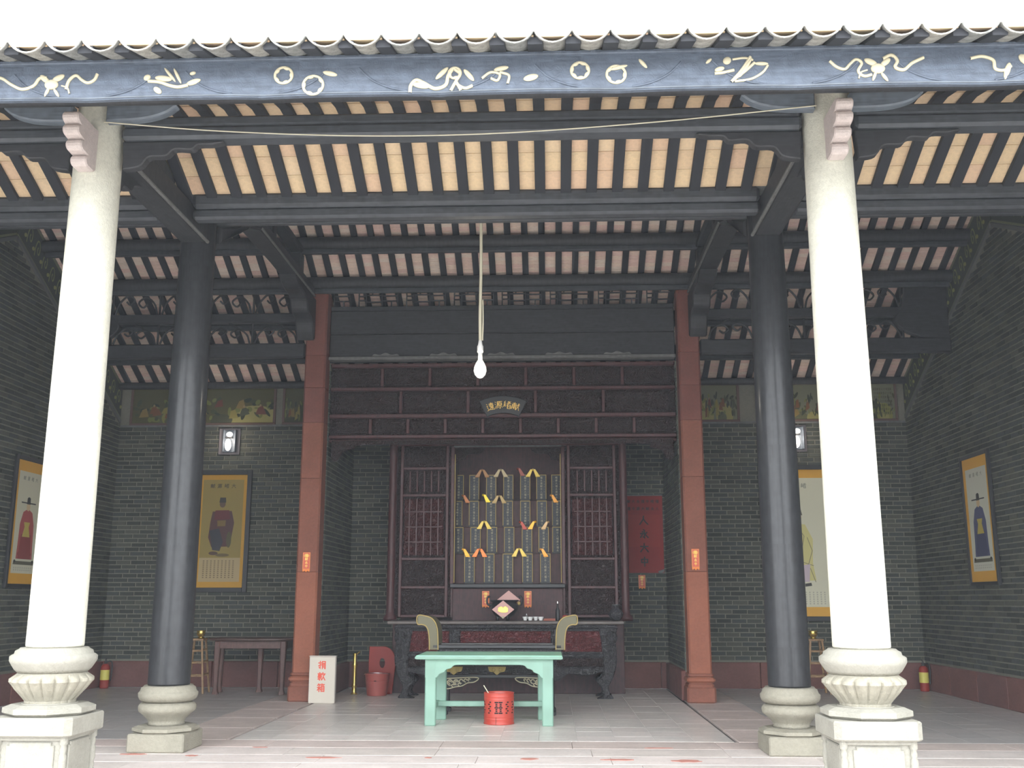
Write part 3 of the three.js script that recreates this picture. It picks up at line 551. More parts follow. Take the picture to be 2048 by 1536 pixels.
// ---------- carved eave board ----------
{
  const t = thing('eave_board', 'long carved blue-black eave board with pale gilt ornaments under the roof tiles', 'fascia', [0, 0, -7.3]);
  const edge = []; for (let i = 0; i <= 160; i++) { const x = -7.9 + (15.8 * i) / 160; edge.push([x, 5.425 + 0.014 * Math.abs(Math.sin(x * 2.3)) ** 0.5]); }
  part('board', extr([...edge, [7.9, 5.755], [-7.9, 5.755]], 0.05, { bevel: 0.006 }).translate(0, 0, -0.025), M.fascia, t);
  part('top_moulding', bx(15.8, 0.035, 0.05, 0, 5.742, 0.04, 0.01), M.fascia, t);
  part('lower_moulding', tube(edge.filter((_, i) => i % 2 === 0).map(([x, y]) => [x, y + 0.016, 0.027]), 0.008, 320, 5), M.greyBlue, t);
  for (let k = -5; k <= 5; k++) {                                      // carved cloud folds between the ornaments
    const x = k * 1.37 + 0.62; for (const s of [-1, 1]) part('carved_fold', tube([[x + s * 0.5, 5.46, 0.026], [x + s * 0.36, 5.49, 0.028], [x + s * 0.22, 5.56, 0.026], [x + s * 0.12, 5.66, 0.026]], 0.009, 16, 5), M.fascia, t);
  }
  const Z = 0.03, orn = (geos) => part('gilt_ornament', geos, M.cream, t);
  const rib = (pts, r = 0.013) => tube(pts.map(([x, y]) => [x, y, Z]), r, 40, 6);
  const leaf = (x, y, l, w, a) => sph(1, 0, 0, 0, l / 2, w / 2, 0.014, 14, 8).rotateZ(a).translate(x, y, Z);
  const bug = (x, y, dir) => [sph(1, x, y, Z, 0.055, 0.042, 0.025, 16, 10).rotateZ(0), leaf(x + 0.05 * dir, y + 0.055, 0.11, 0.05, 0.5 * dir), leaf(x - 0.06 * dir, y + 0.05, 0.10, 0.045, -0.7 * dir), leaf(x - 0.03, y - 0.06, 0.09, 0.025, 1.2), leaf(x + 0.045, y - 0.07, 0.09, 0.025, -1.0), rib([[x + 0.08 * dir, y - 0.01], [x + 0.13 * dir, y - 0.03], [x + 0.15 * dir, y - 0.08]], 0.007)];
  const ring = (x, y, r, n, ph) => { const g = [clean(new THREE.TorusGeometry(r, 0.011, 6, 30)).translate(x, y, Z)]; for (let i = 0; i < n; i++) { const a = ph + (i / n) * 2 * PI; g.push(leaf(x + Math.cos(a) * r * 0.9, y + Math.sin(a) * r * 0.9, 0.05, 0.028, a + PI / 2)); } return g; };
  orn([...bug(-3.06, 5.565, 1), rib([[-3.62, 5.61], [-3.48, 5.632], [-3.38, 5.57], [-3.29, 5.53], [-3.2, 5.56], [-3.16, 5.62], [-3.1, 5.625]]), rib([[-2.94, 5.52], [-2.92, 5.60], [-2.87, 5.64], [-2.82, 5.6], [-2.77, 5.575], [-2.72, 5.6], [-2.70, 5.65]])]);
  orn([rib([[-2.29, 5.58], [-2.2, 5.57], [-2.12, 5.54], [-2.05, 5.525], [-1.97, 5.54]], 0.014), leaf(-2.17, 5.6, 0.14, 0.05, -0.15), leaf(-1.93, 5.565, 0.12, 0.045, 0.35), leaf(-2.21, 5.5, 0.08, 0.045, -0.7), leaf(-2.12, 5.63, 0.16, 0.025, -0.9), leaf(-2.06, 5.62, 0.15, 0.025, -1.1), leaf(-2.3, 5.61, 0.06, 0.05, 0.6), leaf(-1.94, 5.64, 0.05, 0.03, 0.3)]);
  orn(ring(-1.22, 5.608, 0.068, 5, 0)); orn(ring(-0.985, 5.52, 0.078, 5, 0.6)); orn([leaf(-0.855, 5.615, 0.12, 0.04, -0.25)]);
  orn([rib([[-0.225, 5.44], [-0.22, 5.5], [-0.18, 5.545], [-0.12, 5.52], [-0.03, 5.47], [0.05, 5.5], [0.07, 5.58], [0.10, 5.63]], 0.015), leaf(-0.14, 5.5, 0.14, 0.05, -0.2), rib([[0.26, 5.49], [0.2, 5.47], [0.13, 5.52], [0.16, 5.59], [0.12, 5.63]], 0.013), rib([[0.13, 5.53], [0.09, 5.45]], 0.013), rib([[0.13, 5.53], [0.17, 5.45]], 0.013), leaf(0.02, 5.6, 0.14, 0.04, 0.8), leaf(0.23, 5.58, 0.13, 0.04, -0.9), ...ring(0.12, 5.6, 0.045, 4, 0.2)]);
  orn([rib([[0.33, 5.55], [0.4, 5.6], [0.47, 5.58], [0.45, 5.53], [0.4, 5.55]], 0.011), rib([[0.47, 5.6], [0.54, 5.57], [0.53, 5.5]], 0.011), leaf(0.48, 5.63, 0.12, 0.04, 0.2)]);
  orn([leaf(0.71, 5.55, 0.12, 0.055, 0.25)]); orn(ring(1.09, 5.602, 0.068, 7, 0.3)); orn([...ring(1.367, 5.563, 0.072, 5, 3.7), leaf(1.39, 5.62, 0.14, 0.03, 0.25)]); orn([leaf(1.575, 5.65, 0.1, 0.03, -0.9)]);
  orn([rib([[2.245, 5.483], [2.32, 5.57], [2.40, 5.69]], 0.012), rib([[2.245, 5.483], [2.36, 5.575], [2.43, 5.64]], 0.012), rib([[2.27, 5.485], [2.4, 5.505], [2.49, 5.56], [2.53, 5.615]], 0.010), leaf(2.36, 5.6, 0.2, 0.03, 1.0), leaf(2.48, 5.63, 0.11, 0.03, -0.05), rib([[2.12, 5.555], [2.18, 5.56], [2.27, 5.58]], 0.012), leaf(2.16, 5.59, 0.08, 0.04, 0.3), leaf(2.22, 5.66, 0.07, 0.06, 0.8), rib([[2.26, 5.67], [2.36, 5.68], [2.42, 5.66]], 0.009), leaf(2.08, 5.66, 0.06, 0.025, 0.7)]);
  orn([...bug(3.36, 5.57, -1), rib([[3.0, 5.64], [3.05, 5.59], [3.11, 5.57], [3.15, 5.61], [3.2, 5.65], [3.24, 5.62], [3.21, 5.55], [3.25, 5.51], [3.31, 5.52]], 0.012), rib([[3.4, 5.65], [3.47, 5.68], [3.51, 5.63], [3.49, 5.58], [3.55, 5.555], [3.62, 5.61], [3.71, 5.655]], 0.014)]);
  orn([rib([[4.06, 5.64], [4.15, 5.655], [4.23, 5.62], [4.24, 5.55], [4.3, 5.535], [4.36, 5.57]], 0.013), leaf(4.33, 5.54, 0.13, 0.045, 1.2), leaf(4.31, 5.49, 0.06, 0.025, 1.4), leaf(4.47, 5.62, 0.12, 0.07, -0.8)]);
  orn([...bug(-4.5, 5.57, 1), rib([[-4.9, 5.62], [-4.8, 5.57], [-4.7, 5.6], [-4.6, 5.62]])]);
}
// thin wire slung between the white columns
{ const t = thing('wire', 'thin wire sagging between the tops of the two white columns', 'wire'); part('strand', tube([[-3.25, 5.91, -8.61], [-2.2, 5.80, -8.6], [-0.8, 5.725, -8.6], [0.4, 5.73, -8.6], [1.9, 5.82, -8.6], [3.25, 5.95, -8.61]], 0.006, 60, 5), M.rope, t); }

// ---------- the mint green bench and the red tin ----------
{
  const t = thing('offering_bench', 'mint green painted wooden bench table in front, chipped along its top edge', 'bench', [0.013, 0, -14.27]);
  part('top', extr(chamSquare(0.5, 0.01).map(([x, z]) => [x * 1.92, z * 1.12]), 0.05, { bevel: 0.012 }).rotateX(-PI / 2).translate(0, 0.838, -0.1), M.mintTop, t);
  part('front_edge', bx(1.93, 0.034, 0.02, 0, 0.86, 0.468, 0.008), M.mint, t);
  for (const [x, z] of [[-0.765, 0.358], [0.765, 0.358], [-0.7, -0.35], [0.7, -0.35]]) part('leg', bx(0.145, 0.838, 0.075, x, 0.419, z, 0.012), M.mint, t);
  const s = new THREE.Shape(); s.moveTo(-0.84, 0.84); s.lineTo(-0.84, 0.60); s.lineTo(-0.69, 0.60); s.lineTo(-0.665, 0.625); s.bezierCurveTo(-0.65, 0.665, -0.6, 0.66, -0.58, 0.68); s.bezierCurveTo(-0.56, 0.73, -0.5, 0.70, -0.48, 0.745); s.bezierCurveTo(-0.46, 0.765, -0.42, 0.766, -0.38, 0.766);
  s.lineTo(0.38, 0.766); s.bezierCurveTo(0.42, 0.766, 0.46, 0.765, 0.48, 0.745); s.bezierCurveTo(0.5, 0.70, 0.56, 0.73, 0.58, 0.68); s.bezierCurveTo(0.6, 0.66, 0.65, 0.665, 0.665, 0.625); s.lineTo(0.69, 0.60); s.lineTo(0.84, 0.60); s.lineTo(0.84, 0.84);
  part('apron', extr(s, 0.03, { bevel: 0.006, curve: 10 }).translate(0, 0, 0.365), M.mint, t);
  part('side_rail', bx(0.03, 0.1, 0.7, -0.74, 0.78, 0, 0.006), M.mint, t); part('side_rail', bx(0.03, 0.1, 0.7, 0.74, 0.78, 0, 0.006), M.mint, t);
  part('side_stretcher', bx(0.04, 0.07, 0.66, -0.74, 0.225, -0.01, 0.006), M.mint, t); part('side_stretcher', bx(0.04, 0.07, 0.66, 0.74, 0.225, -0.01, 0.006), M.mint, t);
  part('stretcher', bx(1.45, 0.07, 0.045, 0, 0.225, -0.19, 0.008), M.mint, t);
}
{
  const t = thing('ash_tin', 'red metal tin with rows of punched holes on the floor under the mint bench', 'tin', [0.13, 0, -14.19]);
  const r = 0.198;
  part('drum', [lathe([[0.001, 0.004], [r - 0.006, 0.004], [r + 0.004, 0.0], [r + 0.006, 0.012], [r, 0.02], [r, 0.06], [r + 0.005, 0.068], [r, 0.076], [r, 0.09], [r + 0.005, 0.098], [r, 0.106], [r, 0.31], [r + 0.006, 0.318], [r, 0.326], [r, 0.345], [r + 0.006, 0.353], [r, 0.361], [r, 0.388], [r + 0.007, 0.396], [r - 0.004, 0.4], [r - 0.012, 0.392], [r - 0.012, 0.3], [0.001, 0.3]], 48)], M.tin, t);
  const cut = [];
  for (const [a0, cols, rows] of [[-0.62, 1, 6], [0.02, 2, 7], [0.62, 1, 6], [1.15, 1, 5], [-1.2, 1, 5]]) for (let i = 0; i < rows; i++) for (let j = 0; j < cols; j++) {
    const a = a0 + (cols === 2 ? (j - 0.5) * 0.28 : ((i % 2) * 0.1 - 0.05)), y = 0.15 + (0.135 * i) / (rows - 1), w = cols === 2 && i % 3 === 0 ? 0.05 : 0.026;
    cut.push(bx(w, 0.016, 0.006, 0, y, r - 0.0005, 0).rotateY(a));
  }
  part('punched_holes', cut, M.hole, t);
  part('seam', bx(0.005, 0.1, 0.006, -0.03, 0.05, r, 0), M.hole, t);
  const st = thing('stick', 'thin pale stick poking out of the red tin', 'stick', [0.05, 0.302, -14.14]);
  part('shaft', bar([0.0, 0.0, 0.0], [-0.12, 0.19, 0.03], 0.012, 0.012), M.rope, st);
}
// ---------- black offering table with everted gilt-edged ends ----------
{
  const t = thing('offering_table', 'black offering table with upswept gilt-edged scroll ends behind the mint bench', 'table', [0.05, 0, -15.45]);
  part('top', bx(1.86, 0.06, 0.62, 0, 0.945, 0, 0.012), M.black, t);
  part('top_rim', bx(1.6, 0.012, 0.014, 0, 0.982, 0.3, 0.003), M.ledge, t);
  part('frieze', bx(1.72, 0.34, 0.5, 0, 0.745, 0, 0.01), M.altarWood, t);
  for (const s of [-1, 1]) {
    const prof = poly([[0.845, 0.9], [0.85, 1.08], [0.862, 1.2], [0.89, 1.28], [0.95, 1.345], [1.03, 1.372], [1.145, 1.378]], 24), out = poly([[1.145, 1.258], [1.07, 1.25], [1.02, 1.225], [0.99, 1.16], [0.975, 1.05], [0.97, 0.9]], 24);
    part('scroll_end', extr([...prof, ...out].map(([x, y]) => [s * x, y]), 0.62, { bevel: 0.004 }).translate(0, 0, -0.31), M.oliveGold, t);
    part('gilt_line', tube([...prof.filter((_, i) => i % 4 === 0), ...out.filter((_, i) => i % 4 === 0)].map(([x, y]) => [s * x, y, 0.312]), 0.009, 80, 5), M.goldPaint, t);
    for (const z of [-0.24, 0.24]) part('leg', [bx(0.10, 0.75, 0.1, s * 0.77, 0.375, z, 0.015), bx(0.14, 0.06, 0.14, s * 0.77, 0.03, z, 0.015)], M.black, t);
    part('gilt_bracket', extr([[0.775, 0.50], [0.26, 0.505], [0.32, 0.455], [0.42, 0.44], [0.5, 0.40], [0.6, 0.385], [0.7, 0.36], [0.775, 0.37]].map(([x, y]) => [s * x, y]), 0.02, { bevel: 0.003 }).translate(0, 0, 0.25), M.altarWood, t);
    const edge = [[0.775, 0.50], [0.26, 0.505], [0.32, 0.455], [0.42, 0.44], [0.5, 0.40], [0.6, 0.385], [0.7, 0.36], [0.775, 0.37]].map(([x, y]) => [s * x, y, 0.272]);
    const curl = [tube(edge, 0.008, 60, 5)];
    for (const [x, y, r] of [[0.67, 0.445, 0.038], [0.67, 0.445, 0.018], [0.585, 0.45, 0.034], [0.585, 0.45, 0.015], [0.51, 0.462, 0.026], [0.45, 0.474, 0.02], [0.40, 0.483, 0.014], [0.735, 0.44, 0.028], [0.63, 0.405, 0.016], [0.54, 0.42, 0.016]]) curl.push(clean(new THREE.TorusGeometry(r, 0.008, 5, 18, 5)).translate(s * x, y, 0.272));
    part('gilt_scrolls', curl, M.cream, t);
  }
  part('lower_rail', bx(1.6, 0.05, 0.05, 0, 0.53, 0.22, 0.008), M.black, t);
  for (const x of [-0.62, 0.0, 0.62]) part('gilt_mount', [extr(poly([[-0.13, 0.745], [-0.11, 0.68], [-0.05, 0.665], [0, 0.63], [0.05, 0.665], [0.11, 0.68], [0.13, 0.745]], 24).map(([a, b]) => [a + x, b - 0.08]), 0.02, { bevel: 0.004 }).translate(0, 0, 0.25), ...[-0.05, 0.05].map((a) => clean(new THREE.TorusGeometry(0.022, 0.008, 5, 14)).translate(x + a, 0.62, 0.274))], M.goldPaint, t);
}
// ---------- long altar table ----------
{
  const t = thing('altar_table', 'long dark carved altar table with red frieze panels before the shrine', 'table', [0.06, 0, -18.0]);
  part('top', extr(chamSquare(0.5, 0.004).map(([x, z]) => [x * 3.96, z * 0.84]), 0.055, { bevel: 0.014 }).rotateX(-PI / 2).translate(0, 1.2, 0), M.altarTop, t);
  part('under_moulding', bx(3.72, 0.06, 0.72, 0, 1.165, 0, 0.015), M.altarWood, t);
  part('carcass', bx(3.5, 0.72, 0.56, 0, 0.78, -0.03, 0.01), M.altarWood, t);
  for (const [x, w] of [[-1.32, 0.74], [0, 1.52], [1.32, 0.74]]) { const p = part('red_panel', bx(w, 0.34, 0.04, x, 0.92, 0.26, 0.012), M.panelRed, t); part('frame', [bx(w + 0.1, 0.035, 0.05, x, 1.105, 0.27, 0.008), bx(w + 0.1, 0.035, 0.05, x, 0.735, 0.27, 0.008), bx(0.035, 0.36, 0.05, x - w / 2 - 0.03, 0.92, 0.27, 0.008), bx(0.035, 0.36, 0.05, x + w / 2 + 0.03, 0.92, 0.27, 0.008)], M.altarWood, p); }
  part('waist_rail', bx(3.56, 0.05, 0.62, 0, 0.69, 0, 0.012), M.altarWood, t);
  part('lower_band', bx(3.4, 0.14, 0.58, 0, 0.58, -0.01, 0.012), M.carved, t);
  const ap = [[-1.75, 0.5]]; for (let i = 0; i <= 60; i++) { const x = -1.75 + (3.5 * i) / 60; ap.push([x, 0.42 - 0.1 * Math.exp(-(((Math.abs(x) - 0.85) / 0.16) ** 2)) - 0.05 * Math.abs(Math.sin(x * 6))]); } ap.push([1.75, 0.5]);
  part('apron', extr(ap, 0.05, { bevel: 0.012 }).translate(0, 0, 0.26), M.altarWood, t);
  for (const s of [-1, 1]) for (const z of [0.27, -0.28]) {
    const leg = part('leg', extr(poly([[1.56, 1.15], [1.60, 0.9], [1.63, 0.6], [1.62, 0.38], [1.52, 0.28], [1.60, 0.16], [1.62, 0.06], [1.52, 0.0], [1.78, 0.0], [1.74, 0.09], [1.72, 0.2], [1.80, 0.36], [1.86, 0.62], [1.84, 0.95], [1.88, 1.15]], 60).map(([x, y]) => [s * x, y]), 0.13, { bevel: 0.02 }).translate(0, 0, z - 0.065), M.altarWood, t);
    if (z > 0) part('lion_head', [sph(0.1, s * 1.77, 0.98, z + 0.05, 1, 1.15, 0.8), sph(0.05, s * 1.77, 0.90, z + 0.13, 1.2, 0.8, 0.8), sph(0.03, s * 1.72, 1.03, z + 0.12), sph(0.03, s * 1.82, 1.03, z + 0.12), sph(0.06, s * 1.77, 0.72, z + 0.06, 0.9, 1.4, 0.8)], M.altarWood, leg);
  }
}
// ---------- shrine ----------
{
  const t = thing('shrine', 'large dark red carved wooden shrine housing rows of ancestor tablets', 'shrine', [0.06, 0, -18.6]);
  part('base', bx(4.1, 1.24, 1.0, 0, 0.62, -0.55, 0.01), M.redBoard, t);
  part('front_board', bx(1.96, 0.56, 0.06, 0, 1.52, 0.0, 0.008), M.redBoard, t);
  part('sill', bx(2.05, 0.075, 0.16, 0, 1.845, 0.05, 0.012), M.black, t);
  part('back_panel', bx(4.1, 3.35, 0.05, 0, 2.92, -1.02, 0), M.redBoard, t);
  part('ceiling_board', bx(4.1, 0.05, 1.0, 0, 4.52, -0.53, 0), M.redBoard, t);
  [[-0.12, 1.87], [-0.29, 2.42], [-0.46, 2.915], [-0.63, 3.415]].forEach(([z, y], i) => part('tier', bx(1.94, y - 1.3, 0.17, 0, (y + 1.3) / 2 - 0.002, z - 0.085 + 0.05, 0.006), M.redBoard, t));
  for (const s of [-1, 1]) {
    part('inner_jamb', bx(0.07, 2.48, 0.12, s * 1.0, 3.1, 0.0, 0.01), M.redWood, t);
    part('cheek', bx(0.04, 3.2, 1.0, s * 1.0, 2.9, -0.52, 0), M.redBoard, t);
    part('cheek', bx(0.04, 3.2, 1.0, s * 2.04, 2.9, -0.52, 0), M.redBoard, t);
    const frame = part('side_screen', bx(1.02, 3.2, 0.04, s * 1.52, 2.9, -0.05, 0), M.carved, t);
    for (const [y0, y1] of [[1.34, 1.78], [1.86, 2.28], [2.36, 3.42], [3.50, 3.92], [3.98, 4.36]]) part('screen_panel', bx(0.72, y1 - y0 - 0.05, 0.05, s * 1.52, (y0 + y1) / 2, -0.02, 0.018), y1 - y0 > 0.8 ? M.carvedRed : M.carved, frame);
    for (let k = -2; k <= 2; k++) for (const [y0, y1] of [[2.38, 3.40], [3.52, 3.90]]) part('lattice_bar', bx(0.03, y1 - y0, 0.03, s * 1.52 + k * 0.13, (y0 + y1) / 2, 0.015, 0.004), M.redWood, frame);
    for (const y of [2.62, 2.89, 3.16]) part('lattice_bar', bx(0.66, 0.026, 0.03, s * 1.52, y, 0.018, 0.004), M.redWood, frame);
    for (const x of [1.10, 1.93]) part('stile', bx(0.055, 3.2, 0.07, s * x, 2.9, -0.01, 0.008), M.redWood, frame);
    for (const y of [1.32, 1.82, 2.32, 3.46, 3.95, 4.40]) part('cross_rail', bx(0.8, 0.045, 0.06, s * 1.52, y, -0.012, 0.006), M.redWood, frame);
    part('pillar', lathe([[0.001, 1.24], [0.12, 1.24], [0.12, 1.30], [0.075, 1.36], [0.07, 1.42], [0.07, 4.4], [0.1, 4.46], [0.001, 4.46]], 20).translate(s * 2.08, 0, 0.1), M.redWood, t);
    part('scroll_bracket', extr(poly([[1.0, 4.32], [1.0, 4.0], [0.9, 4.08], [0.8, 4.1], [0.72, 4.2], [0.5, 4.22], [0.4, 4.32]], 30).map(([x, y]) => [s * x, y]), 0.04, { bevel: 0.01 }).translate(0, 0, 0.01), M.carved, t);
    part('gilt_line', bx(0.012, 2.3, 0.012, s * 0.955, 3.05, 0.065, 0), M.goldPaint, t);
  }
  part('head_line', bx(1.96, 0.03, 0.03, 0, 4.345, 0.07, 0.004), M.ledge, t);
  part('head_rail', bx(4.14, 0.12, 0.14, 0, 4.42, 0.0, 0.015), M.redWood, t);
  part('cornice', bx(4.4, 0.1, 0.3, 0, 4.53, 0.06, 0.03), M.carved, t);
  part('crest', extr(poly([[-2.1, 4.58], [-2.0, 4.74], [-1.6, 4.66], [-1.2, 4.78], [-0.7, 4.7], [0, 4.9], [0.7, 4.7], [1.2, 4.78], [1.6, 4.66], [2.0, 4.74], [2.1, 4.58]], 90), 0.05, { bevel: 0.01 }), M.carved, t);
}
// ---------- ancestor tablets ----------
const tabTex = [0, 1, 2].map((v) => canvasTex(96, 256, (c, w, h) => {
  c.fillStyle = '#33363b'; c.fillRect(0, 0, w, h); const names = ['xu', 'yuan', 'yuan2', 'xian', 'da', 'zhong', 'fu', 'ren', 'yong'];
  for (let i = 0; i < 8; i++) ink(c, names[(i * 2 + v * 3) % 9], 36, 14 + i * 29, 24, '#9a9278', 0.11);
  for (let i = 0; i < 6; i++) { ink(c, names[(i + v) % 9], 10, 60 + i * 26, 13, '#4f4e49', 0.1); ink(c, names[(i * 4 + v) % 9], 73, 60 + i * 26, 13, '#6f6b58', 0.1); }
}));
const tabMats = tabTex.map((t) => new THREE.MeshStandardMaterial({ map: t, roughness: 0.55 }));
const ROWS = [
  ['bottom', -18.78, 0.537, 1.883, [-0.639, -0.282, 0.054, 0.409, 0.731]],
  ['second', -18.95, 0.485, 2.425, [-0.863, -0.546, -0.244, 0.071, 0.398, 0.702, 0.955]],
  ['third', -19.12, 0.485, 2.92, [-0.901, -0.591, -0.274, 0.038, 0.363, 0.67, 0.955]],
  ['top', -19.29, 0.49, 3.42, [-0.895, -0.602, -0.282, 0.041, 0.359, 0.662, 0.945]],
];
const NTH = ['first', 'second', 'third', 'fourth', 'fifth', 'sixth', 'seventh'];
ROWS.forEach(([row, z, h, y, xs], r) => xs.forEach((x, i) => {
  const t = thing('ancestor_tablet', `slim dark gold-edged tablet, ${NTH[i]} from the left in the ${row === 'second' || row === 'third' ? row + ' lowest' : row} row of the shrine`, 'tablet', [x, y, z], rr(-0.03, 0.03), 'ancestor tablets in the shrine');
  const w = 0.19;
  part('board', printPanel(w - 0.02, h - 0.02, 0.02).translate(0, h / 2, 0), tabMats[(i + r) % 3], t);
  part('gilt_frame', [bx(0.014, h, 0.03, -w / 2 + 0.007, h / 2, 0, 0.002), bx(0.014, h, 0.03, w / 2 - 0.007, h / 2, 0, 0.002), bx(w, 0.014, 0.03, 0, h - 0.007, 0, 0.002)], M.goldPaint, t);
  part('foot', bx(w, 0.03, 0.06, 0, 0.015, 0, 0.004), M.black, t);
}));
// folded gilt paper ornaments on the tablets
const WHERE = { bottom: 1, second: 2, third: 3, top: 4 };
[
  ['brown-gold', -0.45, 3.925, -19.26, 1, 'top', 'left of the middle'], ['pale gold', -0.1, 3.93, -19.26, 1, 'top', 'at the middle'], ['rusty brown', 0.22, 3.95, -19.26, 0, 'top', 'right of the middle'], ['yellow-gold', 0.505, 3.93, -19.26, 1, 'top', 'near the right end'],
  ['rusty', -0.80, 3.43, -19.09, 0, 'third lowest', 'at the left end'], ['bright yellow', -0.42, 3.44, -19.09, 0, 'third lowest', 'left of the middle'], ['dull gold', -0.12, 3.42, -19.09, 1, 'third lowest', 'by the middle'], ['orange', 0.84, 3.43, -19.09, 0, 'third lowest', 'at the right end'],
  ['yellow-gold', -0.385, 2.935, -18.92, 1, 'second lowest', 'left of the middle'], ['deep red', 0.27, 2.925, -18.92, 0, 'second lowest', 'right of the middle'], ['orange-gold', 0.55, 2.93, -18.92, 2, 'second lowest', 'near the right'], ['pale tan', 0.79, 2.925, -18.92, 2, 'second lowest', 'at the right end'],
  ['orange-gold', -0.76, 2.425, -18.75, 0, 'bottom', 'at the left end'], ['orange-red', -0.455, 2.425, -18.75, 1, 'bottom', 'left of the middle'], ['yellow-gold', 0.26, 2.43, -18.75, 1, 'bottom', 'right of the middle'], ['orange', 0.65, 2.425, -18.75, 0, 'bottom', 'at the right end'],
].forEach(([c, x, y, z, kind, row, where], i) => {
  const t = thing('gilt_paper', `${c} folded paper ornament on the ${row} row of tablets, ${where}`, 'ornament', [x, y, z], 0, 'folded paper ornaments on the tablets');
  const col = { 'brown-gold': [0.30, 0.15, 0.06], 'pale gold': [0.38, 0.30, 0.17], 'rusty brown': [0.25, 0.07, 0.05], 'yellow-gold': [0.62, 0.44, 0.08], rusty: [0.40, 0.14, 0.04], 'bright yellow': [0.85, 0.62, 0.04], 'dull gold': [0.35, 0.24, 0.09], orange: [0.70, 0.30, 0.04], 'deep red': [0.35, 0.05, 0.03], 'orange-gold': [0.85, 0.42, 0.04], 'pale tan': [0.50, 0.32, 0.15], 'orange-red': [0.75, 0.20, 0.04] }[c];
  const m = mat(col, 0.4, { metalness: 0.35 }), strip = (s) => { const g = extr([[0, 0.08], [s * 0.045, 0.08], [s * 0.135, -0.055], [s * 0.05, -0.055]], 0.02, { bevel: 0.004 }); return [g, bx(0.085, 0.024, 0.03, s * 0.092, -0.055, 0.012, 0.004)]; };
  if (kind !== 2) part('leaf', strip(1), m, t); if (kind !== 0) part('leaf', strip(-1), m, t);
  part('knot', sph(0.022, 0, 0.07, 0.012, 1, 1, 0.8, 10, 8), m, t);
});
// ---------- things on the altar table (its top is at 1.255) ----------
const TOP = 1.2555;
{
  const t = thing('incense_burner', 'round black incense burner with two handles in the middle of the altar table', 'burner', [0.03, TOP, -18.0]); t.scale.set(0.84, 0.96, 0.84);
  part('bowl', lathe([[0.001, 0.05], [0.12, 0.05], [0.2, 0.10], [0.27, 0.18], [0.28, 0.24], [0.245, 0.29], [0.25, 0.32], [0.29, 0.345], [0.295, 0.36], [0.265, 0.36], [0.23, 0.33], [0.001, 0.32]], 36), M.black, t);
  for (const a of [0.5, 2.6, 4.7]) part('foot', lathe([[0.001, 0], [0.035, 0], [0.03, 0.03], [0.05, 0.09], [0.001, 0.1]], 12).translate(Math.sin(a) * 0.14, 0, Math.cos(a) * 0.14), M.black, t);
  for (const s of [-1, 1]) part('handle', tube([[s * 0.25, 0.27, 0], [s * 0.34, 0.28, 0], [s * 0.36, 0.36, 0], [s * 0.33, 0.42, 0], [s * 0.29, 0.40, 0]], 0.02, 16, 7), M.black, t);
  const hd = part('handle_knob', sph(0.035, 0.30, 0.30, 0.1), M.goldPaint, t);
}
const diamond = (name, label, at, w, h, gold) => {
  const t = thing(name, label, 'paper charm', at); t.rotation.x = -0.12;
  part('sheet', extr([[0, -h / 2], [w / 2, 0], [0, h / 2], [-w / 2, 0]], 0.008, { bevel: 0.002 }), M.pink, t);
  if (gold) { part('gold_centre', extr([[-0.03, 0.05], [0.0, 0.03], [0.04, 0.055], [0.085, 0.02], [0.08, -0.04], [0.03, -0.05], [-0.04, -0.045], [-0.085, -0.03], [-0.08, 0.03]], 0.012, { bevel: 0.003 }).translate(0, 0, 0.004), mat([0.95, 0.66, 0.06], 0.25, { metalness: 0.6 }), t); part('tip', sph(0.022, 0, -h / 2 + 0.02, 0.01), M.cream, t); }
  else part('gold_centre', bx(0.11, 0.025, 0.01, 0, -0.08, 0.01, 0.003), M.goldPaint, t);
};
diamond('paper_charm', 'pink diamond paper with a bright gold centre on the front of the burner', [0.02, TOP + 0.185, -17.69], 0.38, 0.30, true);
diamond('paper_charm', 'pinkish paper diamond standing up out of the black burner', [0.10, TOP + 0.345, -18.04], 0.40, 0.32, false);
const charmTex = canvasTex(96, 224, (c, w, h) => { c.fillStyle = '#c4420c'; c.fillRect(0, 0, w, h); c.strokeStyle = '#d98a1c'; c.lineWidth = 6; c.strokeRect(6, 6, w - 12, h - 12); c.fillStyle = '#d9952a'; c.beginPath(); c.ellipse(w / 2, 44, 34, 26, 0, 0, 7); c.fill(); ['fu', 'xian', 'yong', 'zhong'].forEach((n, i) => ink(c, n, 28, 22 + i * 46, 40, '#f2c552', 0.13)); });
const charmMat = new THREE.MeshStandardMaterial({ map: charmTex, roughness: 0.4 });
function charm(label, at, w, h) { const t = thing('gilt_charm', label, 'paper charm', at); part('sheet', printPanel(w, h, 0.006), charmMat, t); part('fringe', extr([[-w / 2, -h / 2], [w / 2, -h / 2], [w * 0.42, -h / 2 - 0.04], [0.2 * w, -h / 2 - 0.015], [0, -h / 2 - 0.045], [-0.2 * w, -h / 2 - 0.015], [-w * 0.42, -h / 2 - 0.04]], 0.004, { bevel: 0 }), M.orangePaper, t); }
charm('red and gold paper charm on the shrine board, left of the black burner', [-0.33, 1.63, -18.562], 0.13, 0.25);
charm('red and gold paper charm on the shrine board, right of the black burner', [0.42, 1.63, -18.562], 0.13, 0.25);
charm('red and gold paper charm on the left sandstone pillar', [-3.2, 2.23, -17.032], 0.125, 0.28);
charm('red and gold paper charm on the right sandstone pillar', [3.185, 2.265, -17.032], 0.125, 0.30);
charm('red and gold paper charm pinned on the brick wall below the red poster', [2.545, 1.95, -19.78], 0.13, 0.22);
const cupShape = [[0.001, 0], [0.022, 0], [0.024, 0.006], [0.034, 0.03], [0.042, 0.055], [0.038, 0.055], [0.03, 0.03], [0.001, 0.012]];
